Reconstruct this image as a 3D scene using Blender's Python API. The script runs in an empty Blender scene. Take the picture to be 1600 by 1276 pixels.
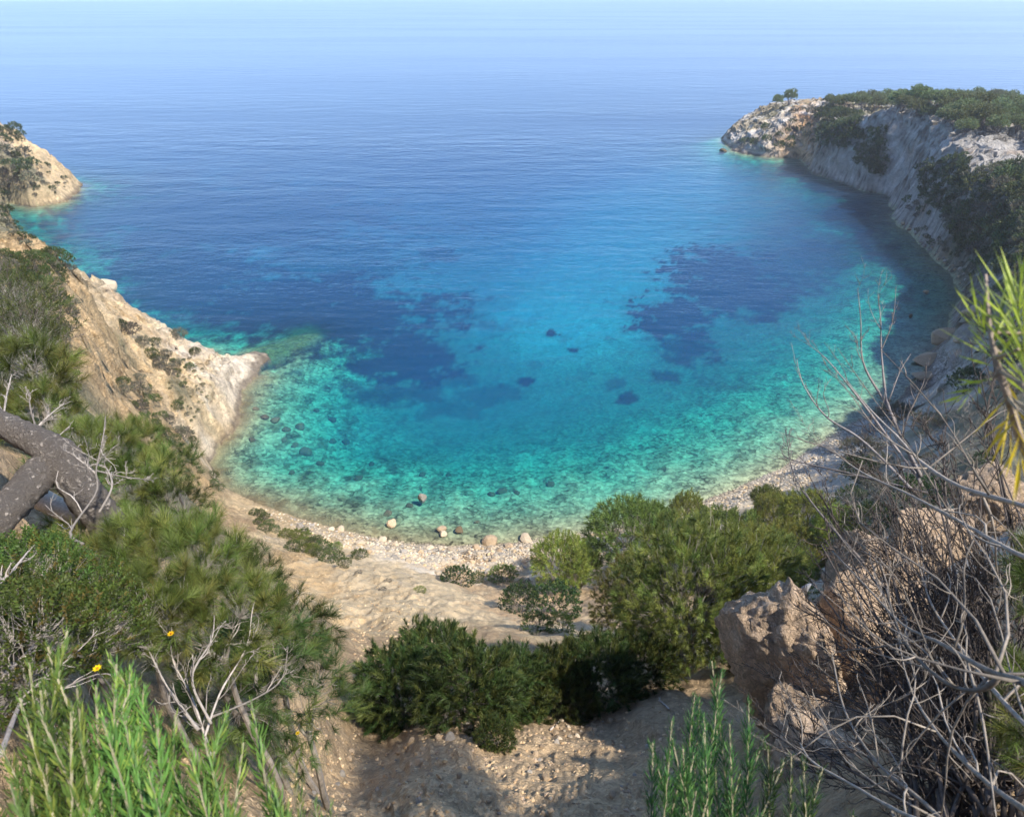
import bpy, math, random
import numpy as np
from mathutils import Matrix, Vector

SC = bpy.context.scene
COL = SC.collection
random.seed(7)
RNG = np.random.default_rng(11)

# ------------------------------------------------------------------ camera, sky, sun, exposure
CAM_Z = 45.0
FPX = 1000.0                                   # focal length in pixels of the 1600 px wide photograph
PITCH = math.atan2(640.0, FPX)                 # the horizon lies along the top edge
cam_data = bpy.data.cameras.new('camera')
cam_data.sensor_width = 36.0
cam_data.lens = 36.0 * FPX / 1600.0
cam_data.clip_start = 0.05
cam_data.clip_end = 40000.0
cam_data.dof.use_dof = True
cam_data.dof.focus_distance = 40.0
cam_data.dof.aperture_fstop = 9.0
cam = bpy.data.objects.new('camera', cam_data)
COL.objects.link(cam)
cam.location = (0, 0, CAM_Z)
cam.rotation_euler = (math.pi / 2 - PITCH, 0, 0)
SC.camera = cam

SUN_DIR = Vector((0.82, -0.57, 0.0)).normalized()
SUN_EL = math.radians(54)
world = bpy.data.worlds.new('World'); SC.world = world; world.use_nodes = True
wn = world.node_tree.nodes; wl = world.node_tree.links
sky = wn.new('ShaderNodeTexSky'); sky.sky_type = 'NISHITA'; sky.sun_disc = False
sky.sun_elevation = SUN_EL
sky.sun_rotation = math.atan2(SUN_DIR.x, SUN_DIR.y)
sky.air_density = .55; sky.dust_density = .2; sky.ozone_density = 3.0
wn['Background'].inputs['Strength'].default_value = 0.15
wb = wn.new('ShaderNodeMix'); wb.data_type = 'RGBA'; wb.blend_type = 'MULTIPLY'; wb.inputs['Factor'].default_value = 1.0
wb.inputs['B'].default_value = (.92, 1.0, 1.05, 1)      # daylight white balance
wl.new(sky.outputs[0], wb.inputs['A']); wl.new(wb.outputs['Result'], wn['Background'].inputs['Color'])
sun_data = bpy.data.lights.new('sun', 'SUN'); sun_data.energy = 3.3; sun_data.angle = math.radians(1.5)
sun_data.color = (1.0, 0.94, 0.85)
sun = bpy.data.objects.new('sun', sun_data); COL.objects.link(sun)
to_sun = Vector((SUN_DIR.x * math.cos(SUN_EL), SUN_DIR.y * math.cos(SUN_EL), math.sin(SUN_EL)))
sun.rotation_euler = to_sun.to_track_quat('Z', 'Y').to_euler()
sun.location = (60, -60, 120)
SC.view_settings.view_transform = 'Standard'; SC.view_settings.look = 'None'
SC.view_settings.exposure = 1.15; SC.view_settings.gamma = 1.0
SC.view_settings.use_curve_mapping = False
SC.cycles.max_bounces = 8; SC.cycles.diffuse_bounces = 2; SC.cycles.glossy_bounces = 2
SC.cycles.transparent_max_bounces = 16; SC.cycles.volume_bounces = 0; SC.cycles.transmission_bounces = 2
SC.cycles.caustics_reflective = False; SC.cycles.caustics_refractive = False
SC.cycles.use_denoising = True; SC.cycles.use_adaptive_sampling = True; SC.cycles.adaptive_threshold = .02

# ------------------------------------------------------------------ geometry of the view: a picture point + a height -> a place
CP, SP = math.cos(PITCH), math.sin(PITCH)
def ray(px, py):
    a = (px - 800.0) / FPX; b = (py - 638.0) / FPX
    return np.array([a, CP - b * SP, -SP - b * CP])
def at(px, py, z):
    d = ray(px, py); t = (z - CAM_Z) / d[2]
    return np.array([d[0] * t, d[1] * t, z])
def at_dist(px, py, dist):
    d = ray(px, py); d = d / np.linalg.norm(d)
    return np.array([0, 0, CAM_Z]) + d * dist

# ------------------------------------------------------------------ numpy noise
def _hash(ix, iy, iz, seed):
    h = (ix.astype(np.uint32) * np.uint32(374761393) + iy.astype(np.uint32) * np.uint32(668265263)
         + iz.astype(np.uint32) * np.uint32(2147483647) + np.uint32((seed * 974711) & 0xffffffff))
    h = (h ^ (h >> np.uint32(13))) * np.uint32(1274126177)
    h = (h ^ (h >> np.uint32(16))) * np.uint32(2246822519)
    return h ^ (h >> np.uint32(13))
def _grad(h, x, y, z):
    h = h & np.uint32(15)
    u = np.where(h < 8, x, y)
    v = np.where(h < 4, y, np.where((h == 12) | (h == 14), x, z))
    return np.where(h & 1, -u, u) + np.where(h & 2, -v, v)
def _perlin2(x, y, seed):
    fx, fy = np.floor(x), np.floor(y)
    ix, iy = fx.astype(np.int32), fy.astype(np.int32); x, y = x - fx, y - fy
    f = lambda t: t * t * t * (t * (t * 6 - 15) + 10)
    u, v = f(x), f(y); r = 0; zi = np.zeros(1, np.int32)
    for dx in (0, 1):
        for dy in (0, 1):
            a = _hash(ix + dx, iy + dy, zi, seed).astype(np.float32) * np.float32(6.2831853 / 4294967296.0)
            g = (np.cos(a) * (x - dx) + np.sin(a) * (y - dy)) * np.float32(1.3)
            r = r + g * (u if dx else 1 - u) * (v if dy else 1 - v)
    return r
def perlin(x, y, z=None, seed=0):
    x = np.asarray(x, np.float32); y = np.asarray(y, np.float32)
    flat = z is None
    z = None if flat else np.asarray(z, np.float32)
    if flat: return _perlin2(x, y, seed)
    fx, fy, fz = np.floor(x), np.floor(y), np.floor(z)
    ix, iy, iz = fx.astype(np.int32), fy.astype(np.int32), fz.astype(np.int32)
    x, y, z = x - fx, y - fy, z - fz
    f = lambda t: t * t * t * (t * (t * 6 - 15) + 10)
    u, v, w = f(x), f(y), f(z)
    r = 0
    for dx in (0, 1):
        for dy in (0, 1):
            for dz in (0, 1):
                g = _grad(_hash(ix + dx, iy + dy, iz + dz, seed), x - dx, y - dy, z - dz)
                r = r + g * (u if dx else 1 - u) * (v if dy else 1 - v) * (w if dz else 1 - w)
    return r
def fbm(x, y, z=None, octv=4, seed=0, gain=0.5, ridged=False):
    a, s, tot = 1.0, 0.0, 0.0
    for o in range(octv):
        k = 2.03 ** o
        n = perlin(x * k, y * k, None if z is None else z * k, seed + o * 17)
        if ridged: n = 1 - 2 * np.abs(n)
        s = s + a * n; tot += a; a *= gain
    return s / tot
def sstep(a, b, t):
    t = np.clip((t - a) / (b - a), 0, 1); return t * t * (3 - 2 * t)

# ------------------------------------------------------------------ the shore: polygon of the land (picture points at sea level, then the unseen rest)
# each vertex carries (kind): 0 shingle beach, 1 left cliffs, 2 right cliffs, 3 right rubble shore
SHORE_PX = [
    (132,287,1),(127,298,1),(104,315,1),(78,319,1),(50,323,1),(15,318,1),(-30,330,1),(-60,345,1),(-20,372,1),(20,392,1),(50,402,1),(60,425,1),(70,465,1),
    (110,515,1),(170,545,1),(240,548,1),(300,552,1),(340,566,1),(356,568,1),(380,557,1),(398,550,1),(418,553,1),
    (424,560,1),(408,574,1),(404,590,1),(385,612,1),(377,630,1),(372,650,1),(356,680,1),(347,702,1),(338,722,1),(340,738,1),
    (352,760,0),(385,780,0),(425,796,0),(470,812,0),(520,823,0),(580,838,0),(640,848,0),(715,853,0),(770,850,0),(830,845,0),(890,838,0),
    (950,828,0),(1010,815,0),(1060,800,0),(1110,778,0),(1160,757,0),(1215,735,0),(1250,712,0),(1300,682,0),(1345,655,3),
    (1385,632,3),(1425,600,3),(1440,575,3),(1452,552,3),(1478,528,3),(1478,512,3),(1496,488,3),(1506,462,3),(1497,440,3),(1478,424,3),
    (1455,402,3),(1438,382,3),(1428,368,3),(1400,352,2),(1394,335,2),(1391,312,2),(1376,304,2),(1350,299,2),(1320,289,2),(1290,279,2),
    (1266,271,2),(1258,256,2),(1246,249,2),(1222,247,2),(1195,246,2),(1165,241,2),(1150,238,2),(1142,236,2)]
_sh = [tuple(at(a, b, 0)[:2]) + (k,) for a, b, k in SHORE_PX]
LAND = np.array(_sh + [(80,262,2),(100,282,2),(150,300,2),(230,310,2),(380,290,2),(520,240,2),(520,-260,2),(-520,-260,1),(-520,260,1),
                       (-260,225,1),(-190,214,1),(-158,207,1)])
LX, LY, LK = LAND[:, 0], LAND[:, 1], LAND[:, 2].astype(int)
def shore_dist(x, y):
    """signed distance to the shore (+ inland) and the kind of the nearest stretch"""
    best = np.full(x.shape, np.float32(1e18)); bk = [np.full(x.shape, np.float32(1e9)) for _ in range(4)]; kind = np.zeros(x.shape, int); inside = np.zeros(x.shape, bool)
    n = len(LX)
    for i in range(n):
        j = (i + 1) % n
        ax, ay, bx, by = LX[i], LY[i], LX[j], LY[j]
        dx, dy = bx - ax, by - ay
        t = np.clip(((x - ax) * dx + (y - ay) * dy) / (dx * dx + dy * dy), 0, 1)
        d = (x - ax - t * dx) ** 2 + (y - ay - t * dy) ** 2
        m = d < best
        best = np.where(m, d, best); kind = np.where(m, LK[i], kind); np.minimum(bk[LK[i]], d, out=bk[LK[i]])
        c = ((ay > y) != (by > y)) & (x < (bx - ax) * (y - ay) / (by - ay + 1e-12) + ax)
        inside ^= c
    d = np.sqrt(best)
    wk = np.stack([1 / (b + 4.0) ** 2 for b in bk], -1); wk /= wk.sum(-1, keepdims=True)
    return np.where(inside, d, -d), kind, wk

# ------------------------------------------------------------------ land heights and ground colours at known places
SOIL=(.46,.315,.18); DIRT=(.56,.40,.235); OCHRE=(.56,.385,.20); SAND=(.62,.46,.265); PALE=(.64,.54,.41); BEACH=(.58,.475,.34)
DOME=(.55,.42,.255); GREY=(.38,.35,.31); DGREY=(.27,.245,.215); SCRUB=(.17,.16,.10); RSAND=(.40,.36,.31); BROWN=(.40,.285,.17)  # RSAND greys the beach for the shade at its right end
CTRL = [  # px, py, z, colour
    (800,1276,40.0,DIRT),(650,1235,39.7,DIRT),(950,1235,39.6,DIRT),(500,1265,40.3,DIRT),(800,1170,38.6,DIRT),(650,1150,38.2,DIRT),(950,1150,38.2,BROWN),
    (1060,1100,38.2,BROWN),(540,1140,38.0,DIRT),(700,1080,36.6,BROWN),(860,1090,36.8,BROWN),(1020,1070,37.0,BROWN),
    (560,1060,34.0,SOIL),(700,1000,32.0,SOIL),(870,1030,33.5,SOIL),(880,985,28.0,DOME),(1000,1010,30.0,BROWN),
    (530,985,24.5,OCHRE),(480,930,18.0,OCHRE),(430,880,13.0,OCHRE),(380,830,9.0,SOIL),(320,785,7.0,SOIL),(290,765,7.0,SOIL),(300,800,11.0,SOIL),
    (545,960,22.0,DOME),(620,960,23.5,DOME),(700,955,23.0,DOME),(560,900,14.0,DOME),(640,905,15.0,DOME),(700,925,17.0,DOME),(520,870,8.5,DOME),(590,872,8.0,DOME),
    (640,880,6.0,PALE),(480,840,4.5,SAND),(430,812,3.4,SAND),(390,795,2.6,SAND),(355,770,1.8,SAND),
    (560,850,3.0,BEACH),(650,862,2.6,BEACH),(720,872,2.8,BEACH),(800,866,2.6,BEACH),(740,905,6.5,SOIL),(790,900,6.5,SOIL),(760,930,11.5,BROWN),(830,940,13.5,SOIL),
    (850,900,6.0,SOIL),(880,870,3.5,BEACH),(850,985,24.5,DOME),(800,960,20.0,SOIL),
    (960,850,3.2,BEACH),(1060,830,3.0,BEACH),(1150,790,2.6,BEACH),(1230,750,2.4,BEACH),(1290,725,3.0,RSAND),(1330,700,3.0,RSAND),
    (950,950,16.0,BROWN),(1050,920,12.5,BROWN),(1080,1000,25.0,BROWN),(1150,880,9.0,BROWN),(1150,950,20.0,BROWN),(1220,820,7.0,SCRUB),(1260,900,18.0,SCRUB),
    (1300,800,10.0,SCRUB),(1330,760,8.0,RSAND),(1380,700,7.0,RSAND),(1430,650,6.0,RSAND),(1470,610,5.0,RSAND),(1510,560,5.0,DGREY),(1530,500,8.0,DGREY),
    (1200,1000,36.6,DIRT),(1150,1090,38.0,DIRT),(1250,1150,39.6,DIRT),(1200,1250,41.0,BROWN),(1320,1000,38.6,RSAND),(1400,1150,41.2,BROWN),(1330,1270,42.2,BROWN),
    (1500,1050,41.0,BROWN),(1590,1240,42.8,BROWN),(1590,900,39.5,BROWN),(1450,900,37.0,RSAND),(1380,850,31.0,RSAND),(1500,800,29.0,RSAND),(1440,740,20.0,SCRUB),(1590,720,24.0,SCRUB),
    (1520,660,16.0,SCRUB),(1590,600,17.5,SCRUB),(1590,500,16.0,SCRUB),(1540,430,9.0,DGREY),(1590,420,15.0,SCRUB),
    # right cliffs and headland
    (1600,340,16.5,SCRUB),(1540,350,12.0,SCRUB),(1500,380,7.0,DGREY),(1470,330,12.5,DGREY),(1430,300,12.0,GREY),(1540,290,16.0,SCRUB),(1590,262,17.5,GREY),(1590,228,18.5,GREY),(1520,232,18.5,GREY),(1480,216,18.6,GREY),
    (1440,200,19.0,GREY),(1400,184,19.0,GREY),(1370,176,18.5,GREY),(1330,178,17.0,DGREY),(1330,215,10.5,GREY),(1380,235,12.0,GREY),(1430,240,14.5,GREY),(1290,180,14.5,DGREY),(1262,178,13.0,PALE),(1245,190,11.0,(.55,.28,.13)),(1255,205,8.0,(.52,.29,.15)),(1235,175,13.0,OCHRE),
    (1210,195,8.5,PALE),(1190,215,5.0,GREY),(1170,228,2.5,GREY),(1240,225,4.5,SAND),(1270,230,4.5,DGREY),(1225,168,13.0,SCRUB),(1290,165,15.5,PALE),
    
    # left bank near the camera
    (150,1240,42.7,BROWN),(40,1150,42.8,BROWN),(330,1180,41.3,BROWN),(420,1230,41.0,DIRT),(250,1050,41.4,BROWN),(60,950,42.2,BROWN),(330,930,40.4,BROWN),(440,1060,39.6,BROWN),(480,1180,39.0,DIRT),
    (100,830,42.0,BROWN),(230,820,40.2,SOIL),(20,700,41.4,SCRUB),(150,720,39.0,SCRUB),(250,740,33.5,SCRUB),
    # left ridge, ochre cliff, promontory
    (10,560,34.0,SCRUB),(80,620,32.5,SCRUB),(150,680,28.0,SAND),(190,700,22.0,SAND),(215,660,16.5,OCHRE),(180,620,19.5,SAND),(140,560,22.5,SAND),(120,510,24.0,OCHRE),(106,465,24.4,OCHRE),(118,435,23.5,OCHRE),
    (60,480,27.5,SCRUB),(20,440,28.0,SCRUB),(55,412,25.4,SCRUB),(104,414,24.2,OCHRE),(0,405,26.4,SCRUB),(160,485,17.0,OCHRE),(185,528,13.0,SAND),
    (205,585,10.5,SCRUB),(230,630,9.0,SCRUB),(262,675,7.0,SCRUB),(235,535,10.0,SAND),(265,570,8.5,SAND),(300,560,4.6,PALE),(290,600,8.0,SAND),(300,650,6.5,SAND),(335,585,3.2,SAND),
    (365,580,2.0,PALE),(395,562,1.3,PALE),(330,640,4.0,PALE),(325,690,3.0,PALE),(300,700,6.0,SAND),
    # left headlands behind
    (0,320,15.5,SAND),(25,355,13.0,SAND),(55,385,10.0,SCRUB),(-60,330,22.0,SCRUB),(20,222,12.5,PALE),(0,215,14.0,SCRUB),(30,255,9.0,SCRUB),(60,250,8.0,SAND),(95,270,4.0,SAND),(70,300,3.0,SAND),(-80,215,24.0,SCRUB),
]
_pts = [tuple(at(a, b, z)) + tuple(c) for a, b, z, c in CTRL]
_pts += [  # the slope at the camera's feet, and the hillside behind and beside it
    (0,.1,43.3)+BROWN,(0,-1,43.4)+BROWN,(-1.2,.4,43.2)+BROWN,(1.2,.3,42.6)+BROWN,(.4,.9,41.6)+DIRT,(2,-4,45)+BROWN,(-3,-4,46)+SCRUB,(5.5,0,44.3)+SCRUB,(9,-3,45.5)+SCRUB,(12,2,43.0)+SCRUB,(20,8,36)+SCRUB,(25,-10,45)+SCRUB,
    (0,-15,52)+SCRUB,(-15,-5,47)+SCRUB,(-20,10,42)+SCRUB,(-40,20,38)+SCRUB,(-60,50,30)+SCRUB,(-120,60,32)+SCRUB,(-160,140,28)+SCRUB,(-200,190,24)+SCRUB,(-60,-60,60)+SCRUB,
    (0,-80,80)+SCRUB,(60,-60,62)+SCRUB,(45,12,32)+SCRUB,(60,40,24)+SCRUB,(90,60,23)+SCRUB,(140,60,30)+SCRUB,(140,120,22)+SCRUB,(200,150,20)+SCRUB,(200,230,14)+SCRUB,(112,222,14)+SCRUB,(135,212,15.5)+SCRUB,(160,200,16)+SCRUB,(185,200,16)+SCRUB,(150,185,17)+SCRUB,(130,195,17)+SCRUB,(300,200,20)+SCRUB,(130,240,12.5)+SCRUB,(100,245,11.5)+SCRUB,(160,270,9)+SCRUB]
PT = np.array(_pts)
def uv_of(x, y):
    return np.arctan2(x, y) * 1.5, np.log(np.hypot(x, y) + 0.35)
PU, PV = uv_of(PT[:, 0], PT[:, 1]); PZ = PT[:, 2]; PC = PT[:, 3:6]
def _k(r2): return 0.5 * r2 * np.log(r2 + 1e-9)
_n = len(PT)
_A = np.zeros((_n + 3, _n + 3))
_A[:_n, :_n] = _k((PU[:, None] - PU) ** 2 + (PV[:, None] - PV) ** 2) + np.eye(_n) * 0.0015
_A[:_n, _n] = 1; _A[:_n, _n + 1] = PU; _A[:_n, _n + 2] = PV; _A[_n:, :_n] = _A[:_n, _n:].T
_W = np.linalg.solve(_A, np.concatenate([PZ, np.zeros(3)]))
def tps(u, v):
    s = _W[_n] + _W[_n + 1] * u + _W[_n + 2] * v
    for i in range(_n):
        s = s + _W[i] * _k((u - PU[i]) ** 2 + (v - PV[i]) ** 2)
    return s
def bil(A, ti, ri):
    """bilinear lookup in a coarse ring grid A at fractional indices"""
    ti = np.clip(ti, 0, A.shape[0] - 1.001); ri = np.clip(ri, 0, A.shape[1] - 1.001)
    i, j = ti.astype(np.int32), ri.astype(np.int32); a, b = ti - i, ri - j
    if A.ndim == 3: a, b = a[..., None], b[..., None]
    return (A[i, j] * (1 - a) + A[i + 1, j] * a) * (1 - b) + (A[i, j + 1] * (1 - a) + A[i + 1, j + 1] * a) * b
CS = 4
def coarse(fn, x, y):
    ci = np.unique(np.append(np.arange(0, x.shape[0], CS), x.shape[0] - 1)); cj = np.unique(np.append(np.arange(0, x.shape[1], CS), x.shape[1] - 1))
    A = fn(x[np.ix_(ci, cj)], y[np.ix_(ci, cj)])
    ti = np.interp(np.arange(x.shape[0]), ci, np.arange(len(ci))); ri = np.interp(np.arange(x.shape[1]), cj, np.arange(len(cj)))
    t2, r2 = np.meshgrid(ti, ri, indexing='ij')
    return bil(A, t2, r2)
WID = np.array([3.0, 3.5, 5.0, 4.0])            # metres over which each kind of shore reaches its full height
DEEP_D = np.array([0, 2, 6, 12, 20, 32, 50, 80, 140, 300, 900.0])
DEEP_Z = np.array([0, .3, 1.0, 2.1, 3.7, 5.2, 6.6, 7.8, 9.6, 17.0, 40.0])
def seg_dist(x, y, a, b):
    t = np.clip(((x - a[0]) * (b[0] - a[0]) + (y - a[1]) * (b[1] - a[1])) / ((b[0] - a[0]) ** 2 + (b[1] - a[1]) ** 2), 0, 1)
    return np.hypot(x - a[0] - t * (b[0] - a[0]), y - a[1] - t * (b[1] - a[1]))
def tongue(x, y):
    """a sand tongue running out along the middle of the cove"""
    (ax, ay, _), (bx, by, _) = at(880, 500, 0), at(1040, 295, 0)
    tt = np.clip(((x - ax) * (bx - ax) + (y - ay) * (by - ay)) / ((bx - ax) ** 2 + (by - ay) ** 2), 0, 1)
    td = np.hypot(x - ax - tt * (bx - ax), y - ay - tt * (by - ay)) / (17 + 27 * tt) + fbm(x / 8, y / 8, octv=3, seed=141) * .3
    return sstep(1.3, .3, td)
PIL = [at(*p) for p in ((112,428,23.5),(128,500,23.4),(142,560,22.4),(178,620,19.6),(205,665,16.8),(222,690,14.5))]
def pillar(x, y):
    """1 on the crest of the ochre crag on the left, falling to 0 beside it"""
    d = np.full(np.shape(x), 1e9, np.float32)
    for a, b in zip(PIL[:-1], PIL[1:]): d = np.minimum(d, seg_dist(x, y, a, b))
    return sstep(1.0, .3, d / 6.5 + .25 * fbm(x / 3, y / 3, octv=3, seed=131))
def height(x, y):
    """ground height, ground kind: + detail"""
    r = np.hypot(x, y)
    sd, kind, wk = shore_dist(x + 0 * r, y)
    far = sstep(25, 60, r)
    wob = fbm(x / 9, y / 9, octv=4, seed=3) * 2.2 * far * (1 - .75 * wk[..., 0])
    d = sd + wob
    zt = np.maximum(coarse(lambda a, b: tps(*uv_of(a, b)), x, y), 0.9)
    wid = (wk @ WID) * np.where(zt > 8, 1.25, 1.0)
    t = np.clip(d / wid, 0, 1)
    zl = zt * (1 - (1 - t) ** 1.7) + 0.02
    cliffy = 1 - .85 * sstep(.2, .8, wk[..., 0])
    # rock relief: strata ledges on cliffs, lumps everywhere, scaled with distance
    land = sstep(0, 4, d)
    n1 = fbm(x / 14, y / 14, octv=5, seed=21, ridged=True)
    n2 = fbm(x / 4.2, y / 4.2, octv=4, seed=31)
    n3 = fbm(x / 1.1, y / 1.1, octv=4, seed=41)
    n4 = fbm(x / .33, y / .33, octv=4, seed=51)
    near = np.exp(-r / 14)
    zl = zl + land * ((n1 - .3) * 1.8 * far * cliffy * np.where(x < 0, np.where(r > 100, 1.7, .75), 1) + n2 * (1.0 * far * cliffy + .25) * sstep(6, 20, r) + n3 * (.36 * sstep(3, 20, r) + .14) + n4 * (.10 * near + .05))
    blk = fbm(x / 5, y / 5, zl / 4, octv=3, seed=33) * 3.2
    zl = zl + land * cliffy * far * 1.1 * (np.round(blk) - blk) * np.array([0, .8, 1, .8])[kind] * np.where((x < 0) & (r > 100), 1.8, 1)
    led = (zl + n2 * 1.2) / 1.6
    zl = zl + land * cliffy * far * 0.55 * (sstep(.25, .75, led - np.floor(led)) - (led - np.floor(led)))
    zl = zl + land * (1 - cliffy) * sstep(10, 20, r) * .30 * fbm(x / 1.5, y / 1.5, octv=4, seed=37, ridged=True)
    pl = pillar(x, y)
    cr = fbm(x / 3.4, y / 3.4, octv=5, seed=133, ridged=True); bl = fbm(x / 2.6, y / 2.6, zl / 2, octv=3, seed=134) * 3
    zl = zl + pl * ((cr - .1) * 1.5 + .9 * (np.round(bl) - bl))
    zl = np.maximum(zl, 0.02 + 0.25 * np.clip(d, 0, 1))
    df = wk @ np.array([1.0, 1.35, 1.7, 1.0])
    dz = -np.interp(np.maximum(-d, 0) * df, DEEP_D, DEEP_Z)
    dz = dz * (1 - .25 * tongue(x, y))
    dz = dz + (n2 * .5 + n3 * .16) * sstep(1.5, 9, -d) * 1.0 + n3 * .07 * sstep(.2, 2, -d)
    rf = sstep(1.25, .25, seg_dist(x, y, at(424, 553, 0), at(474, 523, 0)) / 5.0 + n3 * .35 + n2 * .3)
    dz = dz * (1 - rf) + rf * (-.9 + n3 * .5)
    z = np.where(d > 0, zl, np.minimum(dz, -0.02))
    return z, d, kind
def ground_colour(x, y, z, d, kind):
    def idw(a, b):
        u, v = uv_of(a, b)
        num = np.zeros(a.shape + (3,), np.float32); den = np.zeros(a.shape, np.float32)
        for i in range(_n):
            w = (u - PU[i]) ** 2 + (v - PV[i]) ** 2 + 1e-4; w = 1 / (w * w)
            num += w[..., None] * PC[i]; den += w
        return num / den[..., None]
    u, v = uv_of(x, y)
    ci = np.unique(np.append(np.arange(0, x.shape[0], CS), x.shape[0] - 1)); cj = np.unique(np.append(np.arange(0, x.shape[1], CS), x.shape[1] - 1))
    A = idw(x[np.ix_(ci, cj)], y[np.ix_(ci, cj)])
    wu = fbm(u * 9, v * 9, octv=4, seed=61) * 13; wv = fbm(u * 9 + 7, v * 9, octv=4, seed=62) * 13
    t2, r2 = np.meshgrid(np.interp(np.arange(x.shape[0]), ci, np.arange(len(ci))), np.interp(np.arange(x.shape[1]), cj, np.arange(len(cj))), indexing='ij')
    c = bil(A, t2 + wu, r2 + wv)
    f1 = fbm(x / 6, y / 6, z / 3, octv=5, seed=71); f2 = fbm(x / 1.3, y / 1.3, z / .6, octv=4, seed=72); f3 = fbm(x / .3, y / .3, z / .2, octv=3, seed=73)
    rr = np.hypot(x, y)
    c = c * (1 + .35 * f1 + .30 * f2 + .22 * f3 * np.exp(-rr / 30))[..., None]
    # rust and pale stains on the rock
    rust = sstep(.12, .4, fbm(x / 11 + 3, y / 11, z / 6, octv=4, seed=75)) * (kind > 0) * sstep(20, 60, rr)
    c = c * (1 - rust[..., None] * .5) + rust[..., None] * .5 * np.array([.47, .30, .17]) * (.8 + .5 * f2)[..., None]
    pale = sstep(.02, .30, fbm(x / 7 + 9, y / 5, z / 2.5, octv=4, seed=76)) * (kind == 2)
    c = c * (1 - pale[..., None] * .7) + pale[..., None] * .7 * np.array([.60, .57, .53])
    dip = z * .86 + (x * .35 - y * .36) * .5          # slanting beds
    bed = fbm(x / 16, y / 16, dip / .8, octv=4, seed=77, ridged=True)
    crk = sstep(.25, .75, bed) * (kind > 0) * sstep(30, 60, rr)
    c = c * (1 - crk * .0)[..., None] * (1 + (bed * .40 * (kind > 0) * sstep(30, 60, rr)))[..., None]
    dk = sstep(.08, .34, fbm(x / 9, y / 9, dip / .7, octv=4, seed=78, gain=.6)) * np.array([0, .6, 1, 1])[kind] * sstep(25, 60, rr)  # dark cracks along the beds; on the left, crevice shade put into the colour
    c = c * (1 - .8 * dk)[..., None]
    pl = pillar(x, y)[..., None] * .85
    hol = sstep(.05, .35, fbm(x / 1.8, y / 1.8, z / .9, octv=4, seed=135))[..., None]  # hollows of the crag, their shade painted into the rock colour
    c = c * (1 - pl) + pl * (np.array([.64, .445, .24]) * (1 + .5 * f2 + .3 * f1)[..., None] * (1 - .45 * hol) + hol * .1 * np.array([.5, .3, .15]))
    wet = (sstep(1.0, .25, z + f2 * .5) * (kind > 0))[..., None] * .75       # dark weed band just above the water
    c = c * (1 - wet) + wet * np.array([.11, .085, .06])
    wb = (sstep(.45, .1, z + f2 * .2) * (kind == 0))[..., None] * .3
    c = c * (1 - wb) + wb * np.array([.33, .25, .15])
    return np.clip(c, .02, .85)
# sea floor: pale stones, sand, dark seagrass meadows (centres are picture points)
GRASS = [(510,495,190,72,1.0),(420,470,140,60,.95),(640,565,110,48,1),(620,615,90,22,.75),(290,430,140,70,.9),(330,335,300,70,.9),(520,400,120,60,.6),(700,590,60,22,.6),(760,620,60,16,.55),
         (1060,500,75,45,1),(1080,545,60,28,.9),(1250,400,140,60,.85),(1320,330,90,50,.8),(1370,420,60,50,.4),(1135,440,115,75,1),(1190,350,130,70,.95),(1010,470,50,16,.8),(1230,300,120,60,.7),(980,470,30,8,.6),(1040,590,26,12,.8),(978,620,18,10,.9),  # the faint patch nearest the right shore also paints in the shade there
         (820,597,14,7,1),(895,548,11,6,1),(860,519,12,7,1),(885,530,9,5,.8),(765,508,30,9,.8),(820,504,22,6,.8),(690,395,34,14,.7),(680,545,40,20,.7),(950,530,10,6,.8),(830,570,18,8,.5),(700,640,60,16,.5),
         (560,250,330,60,.45),(1130,600,40,14,.4),(960,600,20,8,.5)]
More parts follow.
